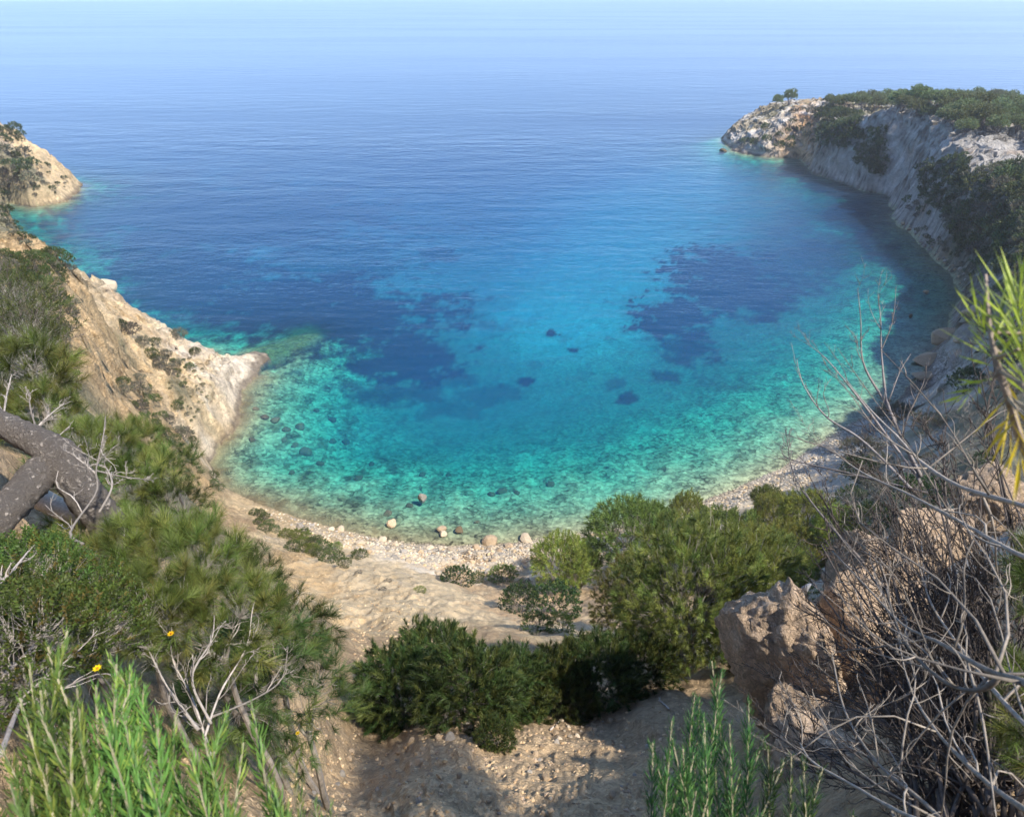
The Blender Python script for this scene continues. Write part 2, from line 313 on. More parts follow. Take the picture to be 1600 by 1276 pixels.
def sea_colour(x, y, z, d, kind):
    # place each floor point back on the surface it is seen through
    k = CAM_Z / (CAM_Z - z)
    X, Y = x * k, y * k
    dep = Y * CP + CAM_Z * SP
    px = 800 + FPX * X / dep; py = 638 - FPX * (Y * SP - CAM_Z * CP) / dep
    f = fbm(X / 14, Y / 14, octv=5, seed=81); g = fbm(X / 3.2, Y / 3.2, octv=4, seed=82); h = fbm(X / .9, Y / .9, octv=3, seed=83)
    m = np.zeros(x.shape)
    for cx, cy, rx, ry, a in GRASS:
        e = np.sqrt(((px - cx) / rx) ** 2 + ((py - cy) / ry) ** 2)
        big = rx > 30
        e = e + (f * .8 + g * 1.0 + h * .45 if big else g * 1.1 + h * .5)
        m = np.maximum(m, a * sstep(1.2, .65, e))
    sandc = np.array([.52, .58, .52]); stone = np.array([.44, .47, .29])
    s = sstep(2.2, 7.5, -z)
    c = stone * (1 - s[..., None]) + sandc * s[..., None]
    cob = (1 + (.35 * g + .35 * h) * (1 - .85 * s))
    c = c * np.clip(cob, .35, 1.6)[..., None]
    band = (sstep(2.6, 4.2, -z + f * 1.2) * sstep(7.4, 5.6, -z + f * 1.2) * (.55 + .3 * g))[..., None]      # dark stones and weed litter beyond the pale shelf
    tg = tongue(X, Y)[..., None]
    band = np.clip(band, 0, .8) * (1 - tg); m0 = 1 - .75 * tg[..., 0]
    c = c * (1 - band) + band * np.array([.10, .20, .13])
    weed = (sstep(-.05, .35, fbm(X / 2.4, Y / 2.4, octv=4, seed=85)) * (1 - s) * sstep(900, 450, px) * .85)[..., None]
    c = c * (1 - weed) + weed * np.array([.17, .13, .07])
    fringe = (sstep(1.2, .1, -z) * sstep(1150, 600, px) * .6)[..., None]
    c = c * (1 - fringe) + fringe * np.array([.28, .20, .10])
    reef = (sstep(1.0, .3, seg_dist(X, Y, at(424, 553, 0), at(474, 523, 0)) / 4.6 + g * .5) * .9)[..., None]     # weedy reef off the spit
    c = c * (1 - reef) + reef * np.array([.21, .19, .06]) * (1 + .6 * h)[..., None]
    m = m * (1 - reef[..., 0]) * np.where(m > .99, 1, m0)
    c = c * (1 + tg * np.array([.2, .3, .55]))
    meadow = np.array([.014, .034, .045])
    c = c * (1 - m[..., None]) + m[..., None] * meadow
    return np.clip(c, .01, .8)

# ------------------------------------------------------------------ mesh and material helpers
def link(o, parent=None):
    COL.objects.link(o)
    if parent is not None: o.parent = parent
    return o
def mesh_np(name, V, F, mat=None, col=None, smooth=False, mats=None, midx=None, sharp=None):
    """V (n,3) ; F (m,k) with one k, or list of such arrays"""
    me = bpy.data.meshes.new(name)
    Fs = F if isinstance(F, list) else [F]
    Fs = [np.asarray(f, np.int32) for f in Fs if len(f)]
    V = np.asarray(V, np.float32)
    me.vertices.add(len(V)); me.vertices.foreach_set('co', V.ravel())
    tot = np.concatenate([np.full(len(f), f.shape[1], np.int32) for f in Fs])
    idx = np.concatenate([f.ravel() for f in Fs])
    me.loops.add(len(idx)); me.loops.foreach_set('vertex_index', idx)
    me.polygons.add(len(tot))
    me.polygons.foreach_set('loop_start', np.concatenate([[0], np.cumsum(tot)[:-1]]).astype(np.int32))
    me.polygons.foreach_set('loop_total', tot)
    me.polygons.foreach_set('use_smooth', np.full(len(tot), smooth, bool))
    if col is not None:
        a = me.color_attributes.new('col', 'FLOAT_COLOR', 'POINT')
        c4 = np.ones((len(V), 4), np.float32); c4[:, :3] = col
        a.data.foreach_set('color', c4.ravel())
    for m in (mats or ([mat] if mat else [])): me.materials.append(m)
    if midx is not None: me.polygons.foreach_set('material_index', np.asarray(midx, np.int32))
    me.update(); me.validate()
    return me
def obj(name, me, parent=None, label=None, cat=None, group=None, kind=None):
    o = bpy.data.objects.new(name, me); link(o, parent)
    if label: o['label'] = label
    if cat: o['category'] = cat
    if group: o['group'] = group
    if kind: o['kind'] = kind
    return o
def thing(name, loc, label, cat, group=None, rz=0.0, scale=1.0):
    o = bpy.data.objects.new(name, None); link(o)
    o.empty_display_size = .2
    o.location = tuple(float(a) for a in loc); o.rotation_euler = (0, 0, rz)
    o.scale = (scale,) * 3 if not hasattr(scale, '__len__') else scale
    o['label'] = label; o['category'] = cat
    if group: o['group'] = group
    return o
def nodemat(name):
    m = bpy.data.materials.new(name); m.use_nodes = True
    nt = m.node_tree; b = nt.nodes['Principled BSDF']
    return m, nt, b
def N(nt, t, **kw):
    n = nt.nodes.new(t)
    for k, v in kw.items():
        if k in n.inputs: n.inputs[k].default_value = v
        else: setattr(n, k, v)
    return n
def mathn(nt, op, a, b=None, c=None):
    n = nt.nodes.new('ShaderNodeMath'); n.operation = op
    for i, v in enumerate((a, b, c)):
        if v is None: continue
        if isinstance(v, (int, float)): n.inputs[i].default_value = v
        else: nt.links.new(v, n.inputs[i])
    return n.outputs[0]
def mulcol(nt, col_out, fac_out):
    n = nt.nodes.new('ShaderNodeVectorMath'); n.operation = 'SCALE'
    nt.links.new(col_out, n.inputs[0]); nt.links.new(fac_out, n.inputs['Scale'])
    return n.outputs[0]
def rock_mat(name, scale=1.0, bump=.6, attr=True, base=(.4,.33,.25), crack=.35, rough=.92, cb=.18):
    """colour from the mesh, fine grain, cracks and pitted relief from noise in metres"""
    m, nt, b = nodemat(name)
    tc = N(nt, 'ShaderNodeTexCoord')
    pos = tc.outputs['Object'] if not attr else N(nt, 'ShaderNodeNewGeometry').outputs['Position']
    mp = N(nt, 'ShaderNodeMapping'); nt.links.new(pos, mp.inputs['Vector']); mp.inputs['Scale'].default_value = (scale, scale, scale * 1.7)
    P = mp.outputs[0]
    n1 = N(nt, 'ShaderNodeTexNoise', Scale=1.3, Detail=6.0, Roughness=.62); nt.links.new(P, n1.inputs['Vector'])
    n2 = N(nt, 'ShaderNodeTexNoise', Scale=11.0, Detail=3.0, Roughness=.65); nt.links.new(P, n2.inputs['Vector'])
    wv = N(nt, 'ShaderNodeVectorMath', operation='ADD'); nt.links.new(P, wv.inputs[0])
    sc = N(nt, 'ShaderNodeVectorMath', operation='SCALE', Scale=1.3); nt.links.new(n1.outputs['Color'], sc.inputs[0]); nt.links.new(sc.outputs[0], wv.inputs[1])
    vo = N(nt, 'ShaderNodeTexVoronoi', feature='DISTANCE_TO_EDGE', Scale=1.7); nt.links.new(wv.outputs[0], vo.inputs['Vector'])
    vo2 = N(nt, 'ShaderNodeTexVoronoi', feature='DISTANCE_TO_EDGE', Scale=6.0); nt.links.new(wv.outputs[0], vo2.inputs['Vector'])
    cr = mathn(nt, 'MINIMUM', mathn(nt, 'MULTIPLY', vo.outputs['Distance'], 9.0), mathn(nt, 'MULTIPLY_ADD', vo2.outputs['Distance'], 8.0, .35))
    cr = mathn(nt, 'MINIMUM', cr, 1.0)
    if attr:
        c0 = N(nt, 'ShaderNodeAttribute', attribute_name='col').outputs['Color']
    else:
        rgb = N(nt, 'ShaderNodeRGB'); rgb.outputs[0].default_value = base + (1,)
        oi = N(nt, 'ShaderNodeObjectInfo')
        c0 = mulcol(nt, rgb.outputs[0], mathn(nt, 'MULTIPLY_ADD', oi.outputs['Random'], .5, .75))
    f = mathn(nt, 'ADD', mathn(nt, 'MULTIPLY', n1.outputs['Fac'], .9), mathn(nt, 'MULTIPLY', n2.outputs['Fac'], .8))
    f = mathn(nt, 'ADD', f, .15)
    f = mathn(nt, 'MULTIPLY', f, mathn(nt, 'MULTIPLY_ADD', cr, crack, 1 - crack))
    nt.links.new(mulcol(nt, c0, f), b.inputs['Base Color'])
    b.inputs['Roughness'].default_value = rough
    b.inputs['Specular IOR Level'].default_value = .2
    hgt = mathn(nt, 'ADD', mathn(nt, 'MULTIPLY', n1.outputs['Fac'], .7), mathn(nt, 'ADD', mathn(nt, 'MULTIPLY', n2.outputs['Fac'], .3), mathn(nt, 'MULTIPLY', cr, cb)))
    bp = N(nt, 'ShaderNodeBump', Strength=bump, Distance=.35 / scale); nt.links.new(hgt, bp.inputs['Height'])
    nt.links.new(bp.outputs[0], b.inputs['Normal'])
    return m

# ------------------------------------------------------------------ terrain: one height field, sampled on rings round the viewpoint, split into named ground
TH = np.radians(np.concatenate([np.linspace(-180, -64, 30)[:-1], np.linspace(-64, 64, 720), np.linspace(64, 180, 30)[1:]]))
RR = np.concatenate([np.geomspace(.25, 1.2, 16)[:-1], np.geomspace(1.2, 470, 720)])
TT, R2 = np.meshgrid(TH, RR, indexing='ij')
R2 = R2.astype(np.float32)
GX, GY = (np.sin(TT) * R2).astype(np.float32), (np.cos(TT) * R2).astype(np.float32)
GZ, GD, GK = height(GX, GY)
nT, nR = GX.shape
_lr = np.log(RR)
def zat(x, y):
    """ground height at a place, from the terrain grid"""
    t = np.interp(math.atan2(x, y), TH, np.arange(nT)); r = np.interp(math.log(max(math.hypot(x, y), .26)), _lr, np.arange(nR))
    i, j = min(int(t), nT - 2), min(int(r), nR - 2); a, b = t - i, r - j
    return float((GZ[i, j] * (1 - a) + GZ[i + 1, j] * a) * (1 - b) + (GZ[i, j + 1] * (1 - a) + GZ[i + 1, j + 1] * a) * b)
def hit(px, py, rmin=1.0):
    """where the sight line through a picture point meets the ground"""
    d = ray(px, py); h = math.hypot(d[0], d[1])
    th = math.atan2(d[0], d[1])
    t = np.interp(th, TH, np.arange(nT)); i = min(int(t), nT - 2); a = t - i
    prof = GZ[i] * (1 - a) + GZ[i + 1] * a
    zl = CAM_Z + d[2] / h * RR
    m = np.nonzero((prof >= zl) & (RR > rmin))[0]
    j = m[0] if len(m) else nR - 1
    r = RR[j]
    if j > 0:
        e0, e1 = prof[j - 1] - zl[j - 1], prof[j] - zl[j]
        if e0 < 0 < e1: r = RR[j - 1] + (RR[j] - RR[j - 1]) * (-e0 / (e1 - e0))
    x, y = math.sin(th) * r, math.cos(th) * r
    return np.array([x, y, zat(x, y)])
MAT_ROCK_FAR = rock_mat('rock_far', scale=.5, bump=.8, crack=.25)
MAT_GROUND = rock_mat('dry_ground', scale=2.2, bump=.75, crack=.3, cb=.12)
MAT_MID = rock_mat('slope_rock', scale=.9, bump=.55, crack=.12, cb=.06)
def shingle_mat(name, scale, amp, bump):
    m, nt, b = nodemat(name)
    P = N(nt, 'ShaderNodeNewGeometry').outputs['Position']
    v = N(nt, 'ShaderNodeTexVoronoi', Scale=scale); nt.links.new(P, v.inputs['Vector'])
    ve = N(nt, 'ShaderNodeTexVoronoi', feature='DISTANCE_TO_EDGE', Scale=scale); nt.links.new(P, ve.inputs['Vector'])
    v2 = N(nt, 'ShaderNodeTexVoronoi', Scale=scale * .33); nt.links.new(P, v2.inputs['Vector'])
    sx = N(nt, 'ShaderNodeSeparateXYZ'); nt.links.new(v.outputs['Color'], sx.inputs[0])
    sx2 = N(nt, 'ShaderNodeSeparateXYZ'); nt.links.new(v2.outputs['Color'], sx2.inputs[0])
    c0 = N(nt, 'ShaderNodeAttribute', attribute_name='col').outputs['Color']
    e = mathn(nt, 'MINIMUM', mathn(nt, 'MULTIPLY_ADD', ve.outputs['Distance'], 4.0, .45), 1.0)
    f = mathn(nt, 'ADD', mathn(nt, 'MULTIPLY_ADD', sx.outputs[0], amp, 1 - amp * .5), mathn(nt, 'MULTIPLY_ADD', sx2.outputs[1], amp * .8, -amp * .4))
    nt.links.new(mulcol(nt, c0, mathn(nt, 'MULTIPLY', f, e)), b.inputs['Base Color'])
    b.inputs['Roughness'].default_value = .9; b.inputs['Specular IOR Level'].default_value = .2
    hg = mathn(nt, 'SUBTRACT', e, mathn(nt, 'MULTIPLY', v.outputs['Distance'], .6))
    bp = N(nt, 'ShaderNodeBump', Strength=bump, Distance=.25 / scale * 2); nt.links.new(hg, bp.inputs['Height']); nt.links.new(bp.outputs[0], b.inputs['Normal'])
    return m
MAT_BEACH = shingle_mat('beach_shingle', 2.6, .55, .7)
def seabed_mat():
    m, nt, b = nodemat('seabed_stones')
    P = N(nt, 'ShaderNodeNewGeometry').outputs['Position']
    n1 = N(nt, 'ShaderNodeTexNoise', Scale=.9, Detail=2.0); nt.links.new(P, n1.inputs['Vector'])
    ad = N(nt, 'ShaderNodeVectorMath', operation='MULTIPLY_ADD'); nt.links.new(n1.outputs['Color'], ad.inputs[0]); ad.inputs[1].default_value = (.3, .3, .3); nt.links.new(P, ad.inputs[2])
    v = N(nt, 'ShaderNodeTexVoronoi', Scale=2.7); nt.links.new(ad.outputs[0], v.inputs['Vector'])
    v2 = N(nt, 'ShaderNodeTexVoronoi', Scale=.62); nt.links.new(ad.outputs[0], v2.inputs['Vector'])
    s1 = N(nt, 'ShaderNodeSeparateXYZ'); nt.links.new(v.outputs['Color'], s1.inputs[0])
    s2 = N(nt, 'ShaderNodeSeparateXYZ'); nt.links.new(v2.outputs['Color'], s2.inputs[0])
    c0 = N(nt, 'ShaderNodeAttribute', attribute_name='col').outputs['Color']
    f = mathn(nt, 'ADD', mathn(nt, 'MULTIPLY_ADD', s1.outputs[0], .65, .55), mathn(nt, 'MULTIPLY_ADD', s2.outputs[1], .4, -.2))
    f = mathn(nt, 'SUBTRACT', f, mathn(nt, 'MULTIPLY', v.outputs['Distance'], .35))
    # stones only on the shallow shelf, smooth sand below
    z = N(nt, 'ShaderNodeSeparateXYZ'); nt.links.new(P, z.inputs[0])
    mr = N(nt, 'ShaderNodeMapRange'); nt.links.new(z.outputs['Z'], mr.inputs['Value']); mr.inputs['From Min'].default_value = -6.5; mr.inputs['From Max'].default_value = -2.5
    mx = N(nt, 'ShaderNodeMix'); nt.links.new(mr.outputs[0], mx.inputs['Factor']); mx.inputs['A'].default_value = .85; nt.links.new(f, mx.inputs['B'])
    nt.links.new(mulcol(nt, c0, mx.outputs['Result']), b.inputs['Base Color'])
    b.inputs['Roughness'].default_value = .95; b.inputs['Specular IOR Level'].default_value = .1
    return m
MAT_SEABED = seabed_mat()
gc = ground_colour(GX, GY, GZ, GD, GK)
sc_ = sea_colour(GX, GY, np.minimum(GZ, 0), GD, GK)
GC = np.where((GD > 0)[..., None], gc, sc_)
# rough faces: push cliff vertices sideways so that ledges overhang
def crag(x, y, z, d, k):
    r = np.hypot(x, y); c = np.maximum((k > 0) * sstep(30, 60, r), pillar(x, y)) * sstep(.3, 2.5, z) * sstep(0, 2, d)
    a = 2.0 * fbm(x / 7, y / 7, z / 3, octv=3, seed=91) + 1.0 * fbm(x / 2.2, y / 2.2, z / .8, octv=3, seed=94)
    b = 2.0 * fbm(x / 7 + 5, y / 7, z / 3, octv=3, seed=92) + 1.0 * fbm(x / 2.2 + 5, y / 2.2, z / .8, octv=3, seed=95)
    q = np.round(a * 1.6) / 1.6; p = np.round(b * 1.6) / 1.6
    c = c * np.where(x < 0, .9, 1)
    dip = (z * .86 + (x * .35 - y * .36) * .5 + 1.4 * fbm(x / 9, y / 9, z / 5, octv=3, seed=97)) / 2.3      # slanting beds stand proud of one another
    saw = (dip - np.floor(dip)) * (x > 0) * c * (.7 + .9 * fbm(x / 12, y / 12, z / 6, octv=2, seed=98))
    return x + c * (a * .30 + q * .30) - 1.3 * saw, y + c * (b * .30 + p * .30) - .6 * saw
HX, HY = crag(GX, GY, GZ, GD, GK)
def quads_of(n, m):
    i, j = np.meshgrid(np.arange(n - 1), np.arange(m - 1), indexing='ij'); q = (i * m + j).ravel()
    return np.stack([q, q + 1, q + m + 1, q + m], 1)
quads = quads_of(nT, nR)
fl = lambda A: A.ravel()[quads].mean(1)
fd = GD.ravel()[quads].max(1); fz = fl(GZ); fk = GK.ravel()[quads[:, 0]]; fx = fl(GX); fy = fl(GY); fr = fl(R2); fdm = fl(GD)
PATCH = [('right_headland', 62, 216, 84, 292, .42), ('left_headland', -76, -15, 27, 128, .23), ('far_left_headland', -192, -82, 112, 226, .55)]
inp = np.zeros(len(fx), bool)
for nm, x0, x1, y0, y1, st in PATCH:
    inp |= (fx > x0 + 1) & (fx < x1 - 1) & (fy > y0 + 1) & (fy < y1 - 1) & (fdm > -1.2)
def is_beach(k, z, r, d): return np.isin(k, (0, 3)) & (z < 3.3) & (r > 22) & (d < 13)
sea_f = (fd < -.05) & ~inp
beach_f = ~sea_f & ~inp & is_beach(fk, fz, fr, fdm)
rest = ~sea_f & ~beach_f & ~inp
near_f = rest & (fr < 16)
P3 = np.stack([HX.ravel(), HY.ravel(), GZ.ravel()], 1); C3 = GC.reshape(-1, 3)
def ground_piece(name, q, P, C, mat, smooth=True):
    used, inv = np.unique(q, return_inverse=True)
    return obj(name, mesh_np(name, P[used], inv.reshape(q.shape), mat, C[used], smooth=smooth), kind='structure')
ground_piece('seabed', quads[sea_f & (fr < 460)], P3, C3, MAT_SEABED)
ground_piece('shingle_beach', quads[beach_f], P3, C3, MAT_BEACH)
ground_piece('slope', quads[rest & ~near_f], P3, C3, MAT_MID)
ground_piece('foreground_ground', quads[near_f], P3, C3, MAT_GROUND)
for nm, x0, x1, y0, y1, st in PATCH:
    X, Y = np.meshgrid(np.arange(x0, x1, st, dtype=np.float32), np.arange(y0, y1, st, dtype=np.float32), indexing='ij')
    Z, D, K = height(X, Y)
    Cc = np.where((D > 0)[..., None], ground_colour(X, Y, Z, D, K), sea_colour(X, Y, np.minimum(Z, 0), D, K))
    q = quads_of(*X.shape)[:, ::-1]; q = q[(D.ravel()[q].max(1) > -1.6)]
    hx, hy = crag(X, Y, Z, D, K)
    ground_piece(nm, q, np.stack([hx.ravel(), hy.ravel(), Z.ravel()], 1), Cc.reshape(-1, 3), MAT_ROCK_FAR, smooth=(nm != 'right_headland'))
# the deep sea floor out to the horizon
B = 30000.0
obj('deep_seabed', mesh_np('deep_seabed', [(-B,-B,-45),(B,-B,-45),(B,B,-45),(-B,B,-45)], np.array([[0,1,2,3]]), MAT_SEABED, [(.05,.06,.06)]*4), kind='structure')

# ------------------------------------------------------------------ the sea: a closed body of clear water, rippled surface, absorbing volume
def water_mat():
    m = bpy.data.materials.new('sea_water'); m.use_nodes = True; nt = m.node_tree
    for n in list(nt.nodes):
        if n.type != 'OUTPUT_MATERIAL': nt.nodes.remove(n)
    out = [n for n in nt.nodes if n.type == 'OUTPUT_MATERIAL'][0]
    P = N(nt, 'ShaderNodeNewGeometry').outputs['Position']
    def noise(scale, sx, sy, det, rz=0.0, rough=.55):
        mp = N(nt, 'ShaderNodeMapping'); nt.links.new(P, mp.inputs['Vector']); mp.inputs['Scale'].default_value = (sx, sy, 1); mp.inputs['Rotation'].default_value = (0, 0, rz)
        n = N(nt, 'ShaderNodeTexNoise', Scale=scale, Detail=det, Roughness=rough); nt.links.new(mp.outputs[0], n.inputs['Vector']); return n.outputs['Fac']
    w1 = noise(.42, .55, 1.25, 4.0, .12)         # wavelets, crests roughly along x
    w2 = noise(.09, .5, 1.4, 1.0, -.1)           # longer swell
    w3 = noise(1.6, .7, 1.2, 1.0, .3)
    slick = noise(.0045, .25, 1.6, 2.0, .06, .6) # calm streaks far out
    h = mathn(nt, 'ADD', mathn(nt, 'MULTIPLY', w1, .55), mathn(nt, 'ADD', mathn(nt, 'MULTIPLY', w2, .8), mathn(nt, 'MULTIPLY', w3, .10)))
    mr = N(nt, 'ShaderNodeMapRange'); mr.inputs['From Min'].default_value = .42; mr.inputs['From Max'].default_value = .6; mr.inputs['To Min'].default_value = .45; mr.inputs['To Max'].default_value = 1.0
    nt.links.new(slick, mr.inputs['Value'])
    h = mathn(nt, 'MULTIPLY', h, mr.outputs[0])
    bp = N(nt, 'ShaderNodeBump', Strength=1.0, Distance=.55); nt.links.new(h, bp.inputs['Height'])
    fr = N(nt, 'ShaderNodeFresnel', IOR=1.33); nt.links.new(bp.outputs[0], fr.inputs['Normal'])
    gl = N(nt, 'ShaderNodeBsdfGlossy', Roughness=.28); nt.links.new(bp.outputs[0], gl.inputs['Normal'])
    gl.inputs['Color'].default_value = (1, 1, 1, 1)
    tr = N(nt, 'ShaderNodeBsdfTransparent'); tr.inputs['Color'].default_value = (1, 1, 1, 1)
    df = N(nt, 'ShaderNodeBsdfDiffuse'); df.inputs['Color'].default_value = (.003, .17, .48, 1); nt.links.new(bp.outputs[0], df.inputs['Normal'])
    # light scattered back by the water column: more of it where the water is deeper
    dp = N(nt, 'ShaderNodeAttribute', attribute_name='depth').outputs['Fac']
    bf = mathn(nt, 'MULTIPLY', mathn(nt, 'SUBTRACT', 1.0, mathn(nt, 'POWER', 2.718, mathn(nt, 'MULTIPLY', dp, -.2))), .30)
    body = N(nt, 'ShaderNodeMixShader'); nt.links.new(bf, body.inputs['Fac']); nt.links.new(tr.outputs[0], body.inputs[1]); nt.links.new(df.outputs[0], body.inputs[2])
    mx = N(nt, 'ShaderNodeMixShader'); nt.links.new(fr.outputs[0], mx.inputs['Fac']); nt.links.new(body.outputs[0], mx.inputs[1]); nt.links.new(gl.outputs[0], mx.inputs[2])
    nt.links.new(mx.outputs[0], out.inputs['Surface'])
    va = N(nt, 'ShaderNodeVolumeAbsorption', Density=1.0); va.inputs['Color'].default_value = (.58, .951, .968, 1)
    nt.links.new(va.outputs[0], out.inputs['Volume'])
    return m
MAT_WATER = water_mat()
WT = TH[::4] if (nT - 1) % 4 == 0 else np.append(TH[::4], TH[-1])
WR = np.concatenate([np.geomspace(10, 470, 150), np.geomspace(520, 29000, 24)])
wt2, wr2 = np.meshgrid(WT[:-1], WR, indexing='ij')
WX, WY = np.sin(wt2) * wr2, np.cos(wt2) * wr2
wti = np.interp(wt2, TH, np.arange(nT)); wri = np.interp(np.log(np.minimum(wr2, 468)), _lr, np.arange(nR))
WD = np.maximum(-bil(GZ, wti, wri), 0)
nA, nB = WX.shape
ia, ib = np.meshgrid(np.arange(nA), np.arange(nB - 1), indexing='ij'); a0 = (ia * nB + ib).ravel(); a1 = (((ia + 1) % nA) * nB + ib).ravel()
WV = np.concatenate([np.stack([WX.ravel(), WY.ravel(), np.zeros(WX.size)], 1), [(0, 0, 0), (0, 0, -60)], np.stack([WX[:, -1], WY[:, -1], np.full(nA, -60.0)], 1)])
k0 = WX.size; rim = np.arange(nA) * nB; rim2 = np.roll(rim, -1); bot = k0 + 2 + np.arange(nA); bot2 = np.roll(bot, -1); last = rim + nB - 1; last2 = np.roll(last, -1)
wq = np.concatenate([np.stack([a0, a0 + 1, a1 + 1, a1], 1)[:, ::-1], np.stack([last, last2, bot2, bot], 1)])
wtri = np.concatenate([np.stack([np.full(nA, k0), rim2, rim], 1), np.stack([np.full(nA, k0 + 1), bot, bot2], 1)])
wme = mesh_np('sea', WV, [wq, wtri], MAT_WATER)
wa = wme.attributes.new('depth', 'FLOAT', 'POINT'); wa.data.foreach_set('value', np.concatenate([WD.ravel(), np.full(2 + nA, 40.0)]).astype(np.float32))
obj('sea', wme, kind='structure')

# ================================================================== plants and stones
import bmesh
def unit(v): 
    v = np.asarray(v, float); return v / (np.linalg.norm(v, axis=-1, keepdims=True) + 1e-12)
class MB:
    """collects triangles and quads with a colour for every vertex"""
    def __init__(s): s.V = []; s.T = []; s.Q = []; s.C = []; s.n = 0
    def add(s, V, T=None, Q=None, C=(1, 1, 1)):
        V = np.asarray(V, np.float32).reshape(-1, 3)
        C = np.broadcast_to(np.asarray(C, np.float32), (len(V), 3))
        if T is not None and len(T): s.T.append(np.asarray(T) + s.n)
        if Q is not None and len(Q): s.Q.append(np.asarray(Q) + s.n)
        s.V.append(V); s.C.append(C); s.n += len(V)
    def mesh(s, name, mat, smooth=False):
        F = []
        if s.T: F.append(np.concatenate(s.T))
        if s.Q: F.append(np.concatenate(s.Q))
        return mesh_np(name, np.concatenate(s.V), F, mat, np.concatenate(s.C), smooth)
def tube(mb, pts, rad, sides=4, col=(.3, .27, .24), rough=0.0, seed=0):
    pts = np.asarray(pts, float); rad = np.broadcast_to(np.asarray(rad, float), (len(pts),)); n = len(pts)
    tan = unit(np.gradient(pts, axis=0))
    ref = np.array([0, 0, 1.0]) if abs(tan[0][2]) < .9 else np.array([1.0, 0, 0])
    a = unit(np.cross(tan, ref)); b = np.cross(tan, a)
    ang = np.linspace(0, 2 * np.pi, sides, endpoint=False)
    rr = rad[:, None] * np.ones(sides)
    if rough: rr = rr * (1 + rough * np.random.default_rng(seed).normal(0, 1, rr.shape))
    V = pts[:, None] + rr[..., None] * (np.cos(ang)[None, :, None] * a[:, None] + np.sin(ang)[None, :, None] * b[:, None])
    i, j = np.meshgrid(np.arange(n - 1), np.arange(sides), indexing='ij'); j2 = (j + 1) % sides
    Q = np.stack([i * sides + j, i * sides + j2, (i + 1) * sides + j2, (i + 1) * sides + j], -1).reshape(-1, 4)
    k = n * sides
    T = np.concatenate([np.stack([np.full(sides, k), (np.arange(sides) + 1) % sides, np.arange(sides)], 1),
                        np.stack([np.full(sides, k + 1), (n - 1) * sides + np.arange(sides), (n - 1) * sides + (np.arange(sides) + 1) % sides], 1)])
    mb.add(np.concatenate([V.reshape(-1, 3), pts[:1], pts[-1:]]), T, Q, col)
def curve(p, q, n=5, bend=.12, rng=RNG, sag=0.0):
    p, q = np.asarray(p, float), np.asarray(q, float); L = np.linalg.norm(q - p)
    t = np.linspace(0, 1, n)[:, None]; m = rng.normal(0, bend * L, 3); m2 = rng.normal(0, bend * L * .5, 3)
    c = p + (q - p) * t + m * (t * (1 - t)) * 2 + m2 * np.sin(t * np.pi * 2) * .6
    c[:, 2] -= sag * L * (t * (1 - t))[:, 0] * 2
    return c
# ---- leaf sprays: small templates of blades along +z
def spray(n, L, ln, wd, ang0, ang1, tri=True, start=0.0, jit=.3, seed=0, curl=0.0):
    r = np.random.default_rng(seed); V = []; F = []; S = []
    for i in range(n):
        t = start + (1 - start) * (i + r.random()) / n
        az = i * 2.399 + r.normal(0, .4); an = math.radians(ang0 + (ang1 - ang0) * t) * (1 + r.normal(0, jit * .5))
        d = np.array([math.sin(an) * math.cos(az), math.sin(an) * math.sin(az), math.cos(an)])
        s = unit(np.cross(d, [math.cos(az + 1.7), math.sin(az + 1.7), .3 + r.random()])); l = ln * (1 + r.normal(0, jit * .6)); l = max(l, ln * .35)
        p = np.array([0, 0, t * L])
        k = len(V)
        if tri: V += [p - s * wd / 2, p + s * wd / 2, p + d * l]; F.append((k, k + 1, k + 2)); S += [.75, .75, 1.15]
        else:
            e = d * l; up = unit(np.cross(s, d)) * l * curl
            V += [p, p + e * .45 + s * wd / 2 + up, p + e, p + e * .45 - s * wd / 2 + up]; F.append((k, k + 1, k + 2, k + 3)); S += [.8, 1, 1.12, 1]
    b = np.repeat(r.uniform(.72, 1.28, n), 3 if tri else 4)
    return np.array(V), np.array(F), np.array(S) * b
def foliage(mb, pos, dirs, tmpl, size, cols, rng=RNG):
    tV, tF, tS = tmpl; T = len(pos)
    d = unit(dirs); r = unit(rng.normal(size=(T, 3))); a = unit(np.cross(d, r)); b = np.cross(d, a)
    size = np.broadcast_to(np.asarray(size, float), (T,))
    V = pos[:, None] + size[:, None, None] * (tV[None, :, :1] * a[:, None] + tV[None, :, 1:2] * b[:, None] + tV[None, :, 2:] * d[:, None])
    F = (tF[None] + (np.arange(T) * len(tV))[:, None, None]).reshape(-1, tF.shape[1])
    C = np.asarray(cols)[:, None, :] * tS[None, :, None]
    mb.add(V.reshape(-1, 3), F if tF.shape[1] == 3 else None, F if tF.shape[1] == 4 else None, C.reshape(-1, 3))
